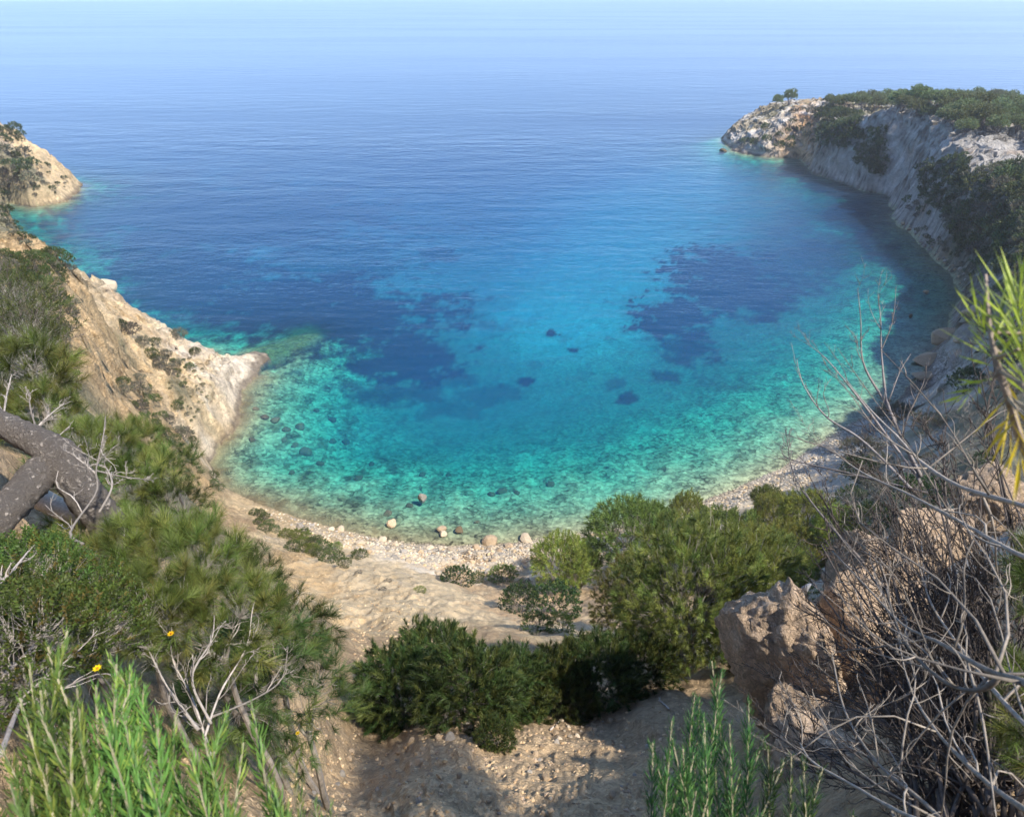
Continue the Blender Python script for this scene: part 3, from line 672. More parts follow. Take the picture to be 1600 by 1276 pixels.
def leaf_mat(name, trans=.28, rough=.5, spec=.25):
    m, nt, b = nodemat(name)
    c = N(nt, 'ShaderNodeAttribute', attribute_name='col').outputs['Color']
    oi = N(nt, 'ShaderNodeObjectInfo')
    hs = N(nt, 'ShaderNodeHueSaturation'); nt.links.new(c, hs.inputs['Color'])
    nt.links.new(mathn(nt, 'MULTIPLY_ADD', oi.outputs['Random'], .05, .475), hs.inputs['Hue'])
    nt.links.new(mathn(nt, 'MULTIPLY_ADD', oi.outputs['Random'], .5, .78), hs.inputs['Value'])
    nt.links.new(hs.outputs[0], b.inputs['Base Color'])
    b.inputs['Roughness'].default_value = rough; b.inputs['Specular IOR Level'].default_value = spec
    tr = N(nt, 'ShaderNodeBsdfTranslucent'); nt.links.new(hs.outputs[0], tr.inputs['Color'])
    mx = N(nt, 'ShaderNodeMixShader', Fac=trans); nt.links.new(b.outputs[0], mx.inputs[1]); nt.links.new(tr.outputs[0], mx.inputs[2])
    nt.links.new(mx.outputs[0], [n for n in nt.nodes if n.type == 'OUTPUT_MATERIAL'][0].inputs['Surface'])
    return m
def bark_mat(name, scale=30.0, bump=.5):
    m, nt, b = nodemat(name)
    c = N(nt, 'ShaderNodeAttribute', attribute_name='col').outputs['Color']
    P = N(nt, 'ShaderNodeNewGeometry').outputs['Position']
    n = N(nt, 'ShaderNodeTexNoise', Scale=scale, Detail=4.0, Roughness=.65); nt.links.new(P, n.inputs['Vector'])
    nt.links.new(mulcol(nt, c, mathn(nt, 'MULTIPLY_ADD', n.outputs['Fac'], 1.4, .3)), b.inputs['Base Color'])
    b.inputs['Roughness'].default_value = .9; b.inputs['Specular IOR Level'].default_value = .15
    bp = N(nt, 'ShaderNodeBump', Strength=bump, Distance=.5 / scale); nt.links.new(n.outputs['Fac'], bp.inputs['Height']); nt.links.new(bp.outputs[0], b.inputs['Normal'])
    return m
MAT_LEAF = leaf_mat('foliage', .33); MAT_NEEDLE = leaf_mat('pine_needles', .40, .42, .35); MAT_BARK = bark_mat('bark'); MAT_TWIG = bark_mat('dead_wood', 60, .3)

# ---- a crown or bush: lobed volume of spray tips, carried by a forking skeleton from the root
def skeleton(tips, root, rng, r0, mid=.45, hub=.72, nsec=None, sides=3, col=(.25, .22, .19), keep=1.0, mb=None):
    mb = mb or MB(); T = len(tips); k2 = nsec or max(3, int(math.sqrt(T) * 1.2)); k1 = max(2, k2 // 4)
    i2 = rng.choice(T, min(k2, T), replace=False); ax = np.array([0, 0, 1.0])
    def pull(p, f):
        q = root + (p - root) * (1 - f); q[:, 2] += .12 * f * np.abs(p[:, 2] - root[2]); return q
    n2 = pull(tips[i2], mid); n1 = pull(n2[rng.choice(len(n2), min(k1, len(n2)), replace=False)], .5)
    for q in n1: tube(mb, curve(root, q, 6, .09, rng), np.linspace(r0, r0 * .5, 6), max(sides, 5), col)
    for q in n2:
        a = n1[np.argmin(((n1 - q) ** 2).sum(1))]
        tube(mb, curve(a, q, 5, .12, rng), np.linspace(r0 * .42, r0 * .2, 5), sides, col)
    for q in tips:
        if rng.random() > keep: continue
        a = n2[np.argmin(((n2 - q) ** 2).sum(1))]
        tube(mb, curve(a, q, 4, .12, rng), np.linspace(r0 * .17, r0 * .06, 4), 3, col)
    return mb
def lobes(n, rx, rz, cz, seed, flat=.35, lob=.35, shell=.55, nl=7, low=-.35):
    """n points in an uneven, gappy dome; also outward directions"""
    r = np.random.default_rng(seed); out = []; dirs = []
    lc = unit(r.normal(size=(nl, 3))); lc[:, 2] = np.abs(lc[:, 2]) * .9 - .15; lc = unit(lc)
    ls = r.uniform(.55, 1.0, nl)
    while len(out) < n:
        d = unit(r.normal(size=3))
        if d[2] < low: continue
        dots = lc @ d; k = int(np.argmax(dots * ls))
        f = .62 + lob * ls[k] * sstep(.3, 1.0, dots[k])
        if r.random() > sstep(.25, .75, dots[k]) * .85 + .15: continue
        rad = f * (shell + (1 - shell) * r.random() ** .6)
        out.append((d[0] * rx * rad, d[1] * rx * rad, cz + d[2] * rz * rad)); dirs.append(d)
    return np.array(out), np.array(dirs)
def tint(base, n, rng, var=.25, alt=None, p=.2):
    c = np.array(base)[None] * rng.uniform(1 - var, 1 + var, (n, 1)) * rng.uniform(.92, 1.08, (n, 3))
    if alt is not None:
        m = rng.random(n) < p; c[m] = np.array(alt) * rng.uniform(.7, 1.2, (m.sum(), 1))
    return np.clip(c, .005, .6)
PROTO = {}
def proto_bush(key, seed, rx, rz, cz, n, tmpl, size, colour, alt=None, p=.15, up=.5, r0=.03, keep=.6, mat=None, var=.28, nl=7, lob=.35, shell=.55, bark=(.22, .19, .16), low=-.3, twigs=0, root=None, tl=None):
    tl = tl or rx * .22
    rng = np.random.default_rng(seed)
    tips, dr = lobes(n, rx, rz, cz, seed, lob=lob, shell=shell, nl=nl, low=low)
    dirs = dr + np.array([0, 0, up]) + rng.normal(0, .6, dr.shape)
    mb = MB(); foliage(mb, tips, dirs, tmpl, size * rng.uniform(.75, 1.3, n), tint(colour, n, rng, var, alt, p), rng)
    sk = skeleton(tips, np.array([0, 0, -.05 * rz]) if root is None else np.array(root), rng, r0, keep=keep, col=bark)
    if twigs:   # bare grey twigs sticking out of the foliage
        ti = rng.choice(n, twigs)
        for i in ti:
            q = tips[i] + unit(dirs[i] + rng.normal(0, .5, 3)) * tl * rng.uniform(.5, 1.3)
            tube(sk, curve(tips[i] * .9, q, 5, .16, rng), np.linspace(r0 * .16, r0 * .04, 5), 3, np.array((.40, .37, .33)) * rng.uniform(.5, 1.1))
    PROTO[key] = (mb.mesh(key + '_crown', mat or MAT_LEAF), sk.mesh(key + '_stems', MAT_BARK))
def put(key, name, loc, label, cat, group=None, s=1.0, rz=None, parts=('stems', 'crown')):
    t = thing(name, loc, label, cat, group, RNG.uniform(0, 6.28) if rz is None else rz, s)
    cr, st = PROTO[key]
    obj(parts[0], st, t); obj(parts[1], cr, t)
    return t
GREEN=(.085,.125,.034); OLIVE=(.120,.140,.045); YGREEN=(.170,.215,.046); DARK=(.040,.072,.024); GREYG=(.150,.150,.095); DRY=(.24,.205,.155); PINE=(.155,.195,.052); FARG=(.18,.215,.095)  # FARG is paled to put sea haze into the far pines
# spray templates
T_FAR = spray(9, .55, .62, .20, 75, 25, tri=False, seed=1)
T_MID = spray(20, .30, .26, .035, 70, 25, tri=True, seed=2)
T_MIDL = spray(14, .30, .17, .075, 75, 30, tri=False, seed=3)
T_PINE = spray(84, .10, .115, .0033, 78, 14, tri=True, seed=4, start=.05)
T_PINE2 = spray(66, .10, .10, .0036, 80, 15, tri=True, seed=5, start=.05)
T_JUN = spray(40, .17, .085, .013, 68, 24, tri=True, seed=6)
T_PINEM = spray(44, .13, .12, .011, 80, 18, tri=True, seed=9)
T_LENT = spray(16, .12, .034, .014, 80, 35, tri=False, seed=7)
T_HEATH = spray(22, .16, .05, .006, 60, 20, tri=True, seed=8)

def depth_of(P): return P[1] * CP + (CAM_Z - P[2]) * SP

# ---------------- far: scrub and pines on the headlands
for k in range(4):
    proto_bush('far_pine%d' % k, 100 + k, 2.3, 1.9, 2.9, 330, T_FAR, .60, FARG, (.17,.19,.075), .3, up=.7, r0=.17, keep=.12, low=-.3, nl=6, lob=.55, shell=.4, bark=(.20,.17,.15))
for k in range(3):
    proto_bush('far_shrub%d' % k, 120 + k, 1.0, .75, .45, 60, T_FAR, .42, (.075,.100,.040), OLIVE, .25, up=.5, r0=.05, keep=.1, low=-.2, nl=6)
for k in range(2):
    proto_bush('far_dry%d' % k, 130 + k, 1.0, .7, .4, 60, T_FAR, .40, (.19,.165,.115), GREYG, .4, up=.6, r0=.05, keep=.1, low=-.2, nl=6)
# ---------------- middle distance
for k in range(3):
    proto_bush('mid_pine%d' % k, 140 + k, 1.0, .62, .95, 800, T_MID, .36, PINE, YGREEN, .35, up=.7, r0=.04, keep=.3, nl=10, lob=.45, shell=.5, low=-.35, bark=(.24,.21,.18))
for k in range(2):  # yellow-green pines, colour brightened as if in full sun
    proto_bush('mid_pine_lit%d' % k, 145 + k, 1.0, .66, .95, 800, T_MID, .36, (.25,.28,.06), (.34,.345,.08), .35, up=.5, r0=.035, keep=.3, nl=10, lob=.45, shell=.5, low=-.35, bark=(.30,.27,.23), twigs=40)
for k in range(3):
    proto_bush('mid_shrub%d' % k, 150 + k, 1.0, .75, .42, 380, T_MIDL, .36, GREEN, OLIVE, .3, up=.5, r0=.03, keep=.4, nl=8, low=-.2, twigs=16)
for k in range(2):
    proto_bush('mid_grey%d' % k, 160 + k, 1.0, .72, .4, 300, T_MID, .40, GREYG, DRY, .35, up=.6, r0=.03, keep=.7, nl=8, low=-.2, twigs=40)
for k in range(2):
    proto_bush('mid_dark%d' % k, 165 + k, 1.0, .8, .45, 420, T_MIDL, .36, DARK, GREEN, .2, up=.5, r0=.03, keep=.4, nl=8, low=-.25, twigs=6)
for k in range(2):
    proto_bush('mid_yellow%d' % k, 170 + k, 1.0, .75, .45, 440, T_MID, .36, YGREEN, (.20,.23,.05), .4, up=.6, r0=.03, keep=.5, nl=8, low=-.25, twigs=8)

def shrub_px(px, py, w, key, name, label, group, cat='shrub', h=1.0, sink=.1):
    P = hit(px, py, 3.0); s = w * .5 * depth_of(P) / FPX
    P[2] -= sink * s
    return put(key, name, P, label, cat, group, (s, s, s * h))
rp = random.Random(5)
# ---------------- right headland: forest on top
def inpoly(px, py, poly):
    c = False; n = len(poly)
    for i in range(n):
        (x1, y1), (x2, y2) = poly[i], poly[(i + 1) % n]
        if (y1 > py) != (y2 > py) and px < (x2 - x1) * (py - y1) / (y2 - y1) + x1: c = not c
    return c
FOREST = [(1285,168),(1340,160),(1600,160),(1640,235),(1560,212),(1500,212),(1450,196),(1400,180),(1360,175),(1310,178)]
done = []
tries = 0
while len(done) < 105 and tries < 6000:
    tries += 1
    px, py = rp.uniform(1280, 1640), rp.uniform(158, 232)
    if not inpoly(px, py, FOREST): continue
    P = hit(px, py, 60)
    if P[2] < 9 or any((P[0] - q[0]) ** 2 + (P[1] - q[1]) ** 2 < 2.7 ** 2 for q in done): continue
    done.append(P)
    s = rp.uniform(.72, 1.15)
    put('far_pine%d' % rp.randrange(4), 'pine_tree', P - [0, 0, .3], 'green pine in the wood covering the top of the right headland', 'pine tree', 'pines of the wood on the right headland', (s, s, s * rp.uniform(.8, 1.1)), parts=('trunk', 'crown'))
# wood continuing over the back of the headland
for k in range(40):
    x, y = rp.uniform(120, 240), rp.uniform(190, 270)
    z = zat(x, y)
    if z < 8 or any((x - q[0]) ** 2 + (y - q[1]) ** 2 < 9 for q in done): continue
    done.append((x, y, z)); s = rp.uniform(.8, 1.15)
    put('far_pine%d' % rp.randrange(4), 'pine_tree', (x, y, z - .3), 'green pine in the wood covering the top of the right headland', 'pine tree', 'pines of the wood on the right headland', s, parts=('trunk', 'crown'))
for (px, py, s, lab) in [(1212,170,1.0,'lone leaning pine on the seaward crest of the right headland, the outer of two'),(1232,166,1.15,'lone pine with spreading crown on the right headland crest, the inner of two')]:
    P = hit(px, py, 60); put('far_pine%d' % (0 if s < 1.1 else 2), 'pine_tree', P - [0, 0, .2], lab, 'pine tree', None, (s * .8, s * .8, s), parts=('trunk', 'crown'))
ORD = ['leftmost', 'second from the left', 'third from the left', 'fourth from the left', 'fifth from the left', 'sixth from the left', 'seventh from the left', 'eighth from the left', 'ninth from the left', 'tenth from the left']
def name_in_order(items, label):
    """small sets are told apart by their place in the row"""
    items = sorted(items, key=lambda a: a[0]); n = len(items)
    if n > 20 or len(label.split()) > 12: return
    for i, (_, o) in enumerate(items):
        j = n - 1 - i
        o['label'] = label + ', ' + (ORD[i] if i <= j and i < 10 else ORD[j].replace('left', 'right') if j < 10 else '')
def scatter(n, poly, keys, wlo, whi, name, label, group, seed, gap=.6, h=(.7, 1.1), rmin=20, cat='shrub', zmin=1.0):
    r = random.Random(seed); xs = [p[0] for p in poly]; ys = [p[1] for p in poly]; got = []; items = []; t = 0
    while len(got) < n and t < n * 40:
        t += 1
        px, py = r.uniform(min(xs), max(xs)), r.uniform(min(ys), max(ys))
        if not inpoly(px, py, poly): continue
        w = r.uniform(wlo, whi)
        if any(math.hypot(px - a, (py - b) * 1.4) < gap * (w + c) / 2 for a, b, c in got): continue
        P = hit(px, py, rmin)
        if P[2] < zmin: continue
        got.append((px, py, w)); items.append((px, shrub_px(px, py, w, r.choice(keys), name, label, group, cat, r.uniform(*h))))
    name_in_order(items, label)
    return got
FS = ['far_shrub0', 'far_shrub1', 'far_shrub2']; FD = ['far_dry0', 'far_dry1']
scatter(20, [(1160,225),(1215,175),(1300,165),(1300,215),(1240,235)], FS + FD[:1], 10, 22, 'cliff_shrub', 'small dark shrub on the lit rocky tip of the right headland', 'shrubs on the tip of the right headland', 1)
scatter(60, [(1285,175),(1340,178),(1345,215),(1320,235),(1280,225)], FS, 14, 26, 'cliff_shrub', 'green shrub on the slope between the headland tip and the grey cliff', 'shrubs left of the grey cliff', 2, gap=.35)
scatter(40, [(1335,205),(1382,205),(1378,275),(1345,270)], FS, 14, 26, 'cliff_shrub', 'dark shrub in the shaded gully of the grey cliff', 'shrubs in the cliff gully', 3, gap=.3)
scatter(60, [(1440,262),(1510,245),(1520,300),(1470,330),(1440,310)], FS, 16, 30, 'cliff_shrub', 'dark shrub below the slanting pale slabs of the right cliff', 'shrubs below the pale slabs', 4, gap=.35)
scatter(130, [(1505,270),(1610,262),(1620,430),(1560,430),(1500,390),(1475,340)], FS + FS + FD, 20, 46, 'cliff_shrub', 'dark shrub in the dense shaded scrub above the right shore', 'scrub above the right shore', 5, gap=.4)
scatter(30, [(1420,300),(1480,330),(1530,430),(1510,440),(1440,370),(1410,330)], FD + FS[:1], 10, 22, 'cliff_shrub', 'small dry shrub on the rocks low above the right shore', 'dry shrubs low on the right shore', 6)
# ---------------- left headlands
scatter(10, [(0,205),(32,205),(36,222),(0,226)], FS, 12, 24, 'headland_shrub', 'dark shrub on the crest of the far left headland', 'shrubs on the far left crest', 7)
scatter(18, [(0,235),(45,235),(58,262),(40,300),(0,305)], FS + FD, 12, 28, 'headland_shrub', 'green shrub on the shoulder of the far left headland', 'shrubs on the far left shoulder', 8)
scatter(16, [(40,255),(75,258),(110,280),(90,305),(50,308)], FS + FD, 5, 13, 'headland_shrub', 'small shrub dotted on the bare end of the far left headland', 'small shrubs on the far left point', 45, gap=.9)
scatter(12, [(0,318),(22,335),(62,382),(40,388),(0,352)], FS + FD, 12, 26, 'headland_shrub', 'low shrub on the pale slope of the second left headland', 'shrubs on the second left headland', 9)
MS = ['mid_shrub0', 'mid_shrub1', 'mid_shrub2']; MG = ['mid_grey0', 'mid_grey1']; MD = ['mid_dark0', 'mid_dark1']; MY = ['mid_yellow0', 'mid_yellow1']
scatter(26, [(0,402),(60,400),(120,404),(126,414),(100,428),(0,432)], MS + MG[:1], 26, 44, 'ridge_shrub', 'rounded green shrub in the hedge-like scrub topping the left ridge', 'scrub topping the left ridge', 10, gap=.4, h=(.8, 1.1))
scatter(24, [(0,432),(92,425),(100,440),(70,455),(0,458)], MS + MD[:1], 26, 44, 'ridge_shrub', 'green shrub in the second row of scrub on the left ridge', 'second row of ridge scrub', 11, gap=.4)
scatter(32, [(0,462),(80,458),(110,480),(112,510),(90,540),(0,530)], MG + MG + MS, 30, 56, 'ridge_shrub', 'grey leafless shrub on the left slope above the ochre cliff', 'grey shrubs on the left slope', 12, gap=.4)
scatter(34, [(0,535),(95,540),(105,600),(125,640),(60,650),(0,640)], MS + MY + MG, 34, 66, 'ridge_shrub', 'green and yellowish shrub on the left slope behind the fallen trunk', 'shrubs behind the fallen trunk', 13, gap=.4)
scatter(22, [(178,585),(215,590),(250,640),(290,690),(262,690),(215,660)], MS + MG[:1], 22, 44, 'gully_shrub', 'green shrub in the band of scrub running down behind the ochre cliff', 'scrub band behind the ochre cliff', 14, gap=.4)
scatter(12, [(222,538),(240,536),(262,560),(285,580),(270,590),(240,570)], MS + MG, 16, 30, 'gully_shrub', 'grey-green shrub on the upper back of the sandy promontory', 'shrubs on the back of the promontory', 15, gap=.4)
shrub_px(188,512,26,'mid_dark0','cliff_edge_shrub','dark green shrub on the cliff edge above the ochre rock',None)
shrub_px(207,520,36,'mid_grey0','cliff_edge_shrub','brown-grey shrub on the cliff edge right of the dark one',None)
shrub_px(278,528,32,'mid_grey1','cliff_edge_shrub','grey dome-shaped shrub on the seaward edge of the promontory',None)
shrub_px(305,552,20,'mid_shrub1','cliff_edge_shrub','small green shrub just below the seaward edge of the promontory',None)
scatter(46, [(245,555),(300,560),(330,590),(325,640),(300,660),(270,620)], MS + MG[:1], 4, 11, 'tussock', 'tiny dark tussock dotted over the sandy face of the promontory', 'tussocks on the promontory', 16, gap=1.2, h=(.6, .9))
for px, py, w in [(278,638,26),(296,575,18),(300,690,18),(286,602,14)]:
    shrub_px(px, py, w, 'mid_shrub0', 'promontory_shrub', {278: 'largest shrub on the sandy face of the promontory', 296: 'green shrub high on the sandy face near the sea edge', 300: 'low shrub near the foot of the promontory by the cove', 286: 'small shrub in the middle of the sandy face'}[px], None)
# ---------------- slope between the left bank and the beach
scatter(7, [(395,800),(415,808),(432,830),(418,835),(398,815)], MS + MY[:1], 16, 28, 'bank_shrub', 'light green shrub on the narrow bank left of the beach', 'shrubs on the bank left of the beach', 17, gap=.5, zmin=.5)
scatter(16, [(448,838),(478,832),(540,868),(545,884),(500,880),(460,862)], MS + MY[:1], 22, 36, 'bank_shrub', 'green shrub in the row between the earth slope and the shingle', 'shrub row behind the shingle', 18, gap=.42, zmin=.5)
shrub_px(562,872,32,'mid_shrub2','bank_shrub','round green shrub alone at the right end of the row behind the shingle',None)
scatter(4, [(322,745),(345,750),(352,768),(335,770)], MS, 16, 28, 'bank_shrub', 'small shrub at the foot of the promontory', 'shrubs at the foot of the promontory', 19, gap=.5, zmin=.3)
for px, py, w in [(605,908,16),(655,925,26),(560,895,14),(600,922,18)]:
    shrub_px(px, py, w, 'mid_grey0' if w < 20 else 'mid_yellow0', 'rock_plant', {605: 'thin dry tuft in the middle of the pale rock dome', 655: 'low yellowish cushion plant on the pale rock dome', 560: 'dark tuft on the upper left of the pale dome', 600: 'dry tuft below the middle of the pale dome'}[px], None, 'plant', .4)
shrub_px(714,912,58,'mid_dark0','beach_shrub','dark green rounded shrub behind the beach right of the pale dome',None,h=.95)
shrub_px(748,908,30,'mid_shrub0','beach_shrub','small brownish-green shrub between two rounder shrubs behind the beach',None)
shrub_px(787,908,52,'mid_yellow0','beach_shrub','light yellow-green shrub behind the beach left of the umbrella pine',None)
shrub_px(818,918,30,'mid_grey0','beach_shrub','thin grey shrub at the foot of the umbrella pine',None)
shrub_px(815,955,80,'mid_dark1','hollow_shrub','dark shrub in the hollow below the umbrella pine',None)
shrub_px(870,960,100,'mid_dark0','hollow_shrub','wide dark shrub in the shaded hollow left of the big pines',None)
shrub_px(838,985,58,'mid_shrub1','hollow_shrub','olive shrub at the near edge of the hollow',None)
shrub_px(875,985,52,'mid_yellow1','hollow_shrub','yellowish olive shrub at the near edge of the hollow',None)
def pine_px(px, pyb, w, hpx, key, label, name='pine_tree', lift=0.0):
    P = hit(px, pyb, 4.0); k = depth_of(P) / FPX; s = w * .5 * k
    t = put(key, name, P - [0, 0, .1], label, 'pine tree', None, (s, s, hpx * k / 1.45), parts=('trunk', 'crown'))
    return t
pine_px(875,925,98,98,'mid_pine_lit1','umbrella-shaped pine standing by itself behind the middle of the beach')
pine_px(905,920,64,85,'mid_pine1','slender pine touching the right side of the umbrella pine')
pine_px(1066,850,64,88,'mid_pine_lit0','small pine whose round top rises against the water')
pine_px(1190,808,56,52,'mid_pine1','small dark pine at the edge of the beach')
pine_px(1200,850,84,80,'mid_pine_lit0','light green pine behind the small dark pine')
pine_px(1246,850,90,92,'mid_pine_lit1','light green pine right of its neighbour above the grey shingle')
pine_px(1290,868,90,84,'mid_pine_lit0','yellow-green pine at the right end of the beach pines')
pine_px(1225,905,110,90,'mid_pine_lit1','yellow-green bushy pine in front of the beach pines')
pine_px(985,905,150,130,'mid_pine0','thin-topped pine at the left of the big pine group')
pine_px(1010,860,80,80,'mid_pine1','spindly pine showing against the shallow water')
pine_px(1120,900,130,110,'mid_pine2','pine at the upper right of the big pine group')
pine_px(1185,950,150,120,'mid_pine1','shaded pine beside the big boulder')
# ================================================================== stones
def ico(level):
    bm = bmesh.new(); bmesh.ops.create_icosphere(bm, subdivisions=level, radius=1.0)
    V = np.array([v.co[:] for v in bm.verts]); F = np.array([[v.index for v in f.verts] for f in bm.faces]); bm.free(); return V, F
ICO = {k: ico(k) for k in (2, 3, 5)}
def stone_shape(level, seed, planes=9, rough=.10, squash=(1, 1, .75), fine=.04):
    V, F = ICO[level]; V = V.copy(); r = np.random.default_rng(seed)
    for i in range(planes):
        n = unit(r.normal(size=3)); c = r.uniform(.55, .85); e = V @ n
        V = V - np.where(e > c, (e - c) * .92, 0)[:, None] * n
    o = r.uniform(0, 50, 3)
    n1 = fbm(V[:, 0] * 1.4 + o[0], V[:, 1] * 1.4 + o[1], V[:, 2] * 1.4 + o[2], octv=3, seed=seed)
    n2 = fbm(V[:, 0] * 5 + o[0], V[:, 1] * 5, V[:, 2] * 5 + o[2], octv=3, seed=seed + 3)
    V = V * (1 + rough * n1 * 2 + fine * n2 * 2)[:, None] * np.array(squash)
    return V, F
MAT_STONE = rock_mat('pale_stone', 2.0, .4, attr=False, base=(.52,.42,.30), crack=.1, cb=.05)
MAT_STONE_TAN = rock_mat('tan_stone', 2.0, .5, attr=False, base=(.46,.34,.22), crack=.1, cb=.05)
MAT_STONE_DARK = rock_mat('weedy_stone', 2.0, .5, attr=False, base=(.15,.115,.07), crack=.1, cb=.05)
MAT_STONE_GREY = rock_mat('grey_stone', 2.0, .5, attr=False, base=(.36,.32,.27), crack=.1, cb=.05)
MAT_OUTCROP = rock_mat('pinkish_rock', 3.2, 1.0, attr=False, base=(.72,.53,.36), crack=.25, cb=.22)
STONES = [mesh_np('stone_%d' % k, *stone_shape(2, 300 + k, 8, .12, (1, rp.uniform(.7, 1), rp.uniform(.5, .8))), MAT_STONE, smooth=False) for k in range(6)]
def smesh(k, mat):
    key = 'stone_%d_%s' % (k, mat.name)
    if key not in bpy.data.meshes:
        m = STONES[k].copy(); m.name = key; m.materials.clear(); m.materials.append(mat)
    return bpy.data.meshes[key]
def stone_at(P, size, k, mat, name, label, cat='boulder', group=None, sink=.3, sq=1.0):
    o = obj(name, smesh(k, mat), None, label, cat, group)
    o.location = (P[0], P[1], P[2] + size * (.55 - sink) * .6); o.scale = (size, size, size * sq); o.rotation_euler = (rp.uniform(-.25, .25), rp.uniform(-.25, .25), rp.uniform(0, 6.28))
    return o
def stone_px(px, py, w, mat, name, label, cat='boulder', group=None, sink=.3, sq=1.0, k=None, z=None):
    P = hit(px, py, 1.5) if z is None else at(px, py, z)
    if z is not None: P[2] = max(zat(P[0], P[1]), z)
    return stone_at(P, w * .5 * depth_of(P) / FPX, rp.randrange(6) if k is None else k, mat, name, label, cat, group, sink, sq)
# standing at the water's edge
for px, py, w, mat, lab in [(690,826,18,MAT_STONE_TAN,'tan boulder standing in the shallows beside a smaller round one'),(692,834,15,MAT_STONE,'small round pale boulder in the shallows touching the tan one'),
        (660,778,17,MAT_STONE_GREY,'boulder awash alone out in the green shallows'),(612,818,18,MAT_STONE_TAN,'tan boulder at the left waterline'),(718,828,15,MAT_STONE_DARK,'low dark boulder awash right of the tan pair'),
        (764,848,30,MAT_STONE_TAN,'wedge-shaped orange-tan boulder on the waterline'),(822,843,28,MAT_STONE,'large pale boulder on the waterline left of the umbrella pine'),(768,862,14,MAT_STONE,'pale boulder just behind the wedge-shaped one'),
        (743,862,18,MAT_STONE_TAN,'round tan boulder with dark side on the shingle'),(1447,456,10,MAT_STONE_TAN,'small lone rock awash off the right shore'),(1423,494,7,MAT_STONE_DARK,'small dark rock awash off the right shore'),
        (1130,236,14,MAT_STONE_DARK,'dark rock off the very tip of the right headland')]:
    P = at(px, py, 0.0); gz = zat(P[0], P[1]); sz = w * .5 * depth_of(P) / FPX
    P[2] = gz if gz > -.1 else -.15 * sz
    o = stone_at(P, sz, rp.randrange(6), mat, 'shore_boulder', lab, 'boulder', None, .25)
    if gz < -.6: o.scale[2] = max(o.scale[2], -gz * .8)
# the white block in the sea below the ochre cliff
V, F = stone_shape(3, 411, 12, .06, (1, .8, .62)); o = obj('sea_rock', mesh_np('sea_rock', V, F, MAT_STONE), None, 'big pale angular rock standing in the sea below the ochre cliff', 'rock')
P = at(167, 452, 0); o.location = (P[0], P[1], .3); o.scale = (2.3, 2.3, 2.8); o.rotation_euler = (0, 0, .4)
# submerged rocks near the left shore
r5 = random.Random(21)
for px, py, w in [(470,670,20),(478,708,24),(430,660,20),(462,700,14),(415,655,18),(448,672,16),(500,722,16),(520,690,14),(445,690,13),(785,765,20),(768,770,16),(808,768,14),(745,815,12),(605,802,18),(540,690,16),(560,745,16),(520,660,14),(495,645,12),
                  (640,790,14),(860,755,16),(700,735,12),(580,720,12),(395,690,14),(455,735,14),(400,640,12),(660,740,14)]:
    P = at(px, py, 0); gz = zat(P[0], P[1]); k = (CAM_Z - gz) / CAM_Z
    x, y = P[0] * k, P[1] * k; gz = zat(x, y); s = w * .5 * depth_of(P) / FPX
    stone_at((x, y, gz), s, r5.randrange(6), MAT_STONE_DARK, 'submerged_rock', 'dark weedy rock under the clear water of the cove', 'rock', 'rocks under the water', .2, min(1.2, max(.6, -gz * .5)))
# shingle boulders
def stones_in(n, poly, wlo, whi, mats, name, label, group, seed, pw=2.0, cat='boulder', sink=.35, gap=.8):
    r = random.Random(seed); xs = [p[0] for p in poly]; ys = [p[1] for p in poly]; got = []; t = 0
    while len(got) < n and t < n * 30:
        t += 1
        px, py = r.uniform(min(xs), max(xs)), r.uniform(min(ys), max(ys))
        if not inpoly(px, py, poly): continue
        w = wlo + (whi - wlo) * r.random() ** pw
        if any(abs(px - a) < gap * (w + c) / 2 and abs(py - b) < gap * .7 * (w + c) / 2 for a, b, c in got): continue
        got.append((px, py, w)); stone_px(px, py, w, r.choice(mats), name, label, cat, group, sink)
stones_in(150, [(420,800),(520,826),(640,852),(720,858),(830,850),(850,880),(760,900),(690,905),(640,880),(560,858),(480,836)], 4, 17, [MAT_STONE, MAT_STONE, MAT_STONE_TAN, MAT_STONE_GREY], 'beach_stone', 'pale stone among the many strewn over the left half of the beach', 'stones strewn over the left half of the beach', 31, 2.2)
stones_in(60, [(890,842),(1060,806),(1160,762),(1230,738),(1230,752),(1160,785),(1060,830),(900,862)], 3, 9, [MAT_STONE, MAT_STONE_TAN], 'beach_stone', 'pale stone on the sunny shingle right of the umbrella pine', 'stones on the sunny shingle', 32, 2.5)
stones_in(70, [(1240,725),(1330,672),(1400,640),(1440,600),(1470,560),(1490,600),(1420,680),(1340,735),(1260,770)], 3, 12, [MAT_STONE_GREY, MAT_STONE], 'beach_stone', 'grey stone on the shaded shingle at the right end of the beach', 'stones on the shaded shingle', 33, 2.5)
stones_in(70, [(1400,340),(1430,370),(1460,405),(1500,440),(1508,470),(1490,520),(1510,520),(1525,470),(1515,430),(1470,395),(1440,360)], 3, 11, [MAT_STONE_GREY, MAT_STONE_TAN], 'shore_stone', 'grey-tan stone of the rubble along the foot of the right cliff', 'rubble along the right shore', 34, 2.0)
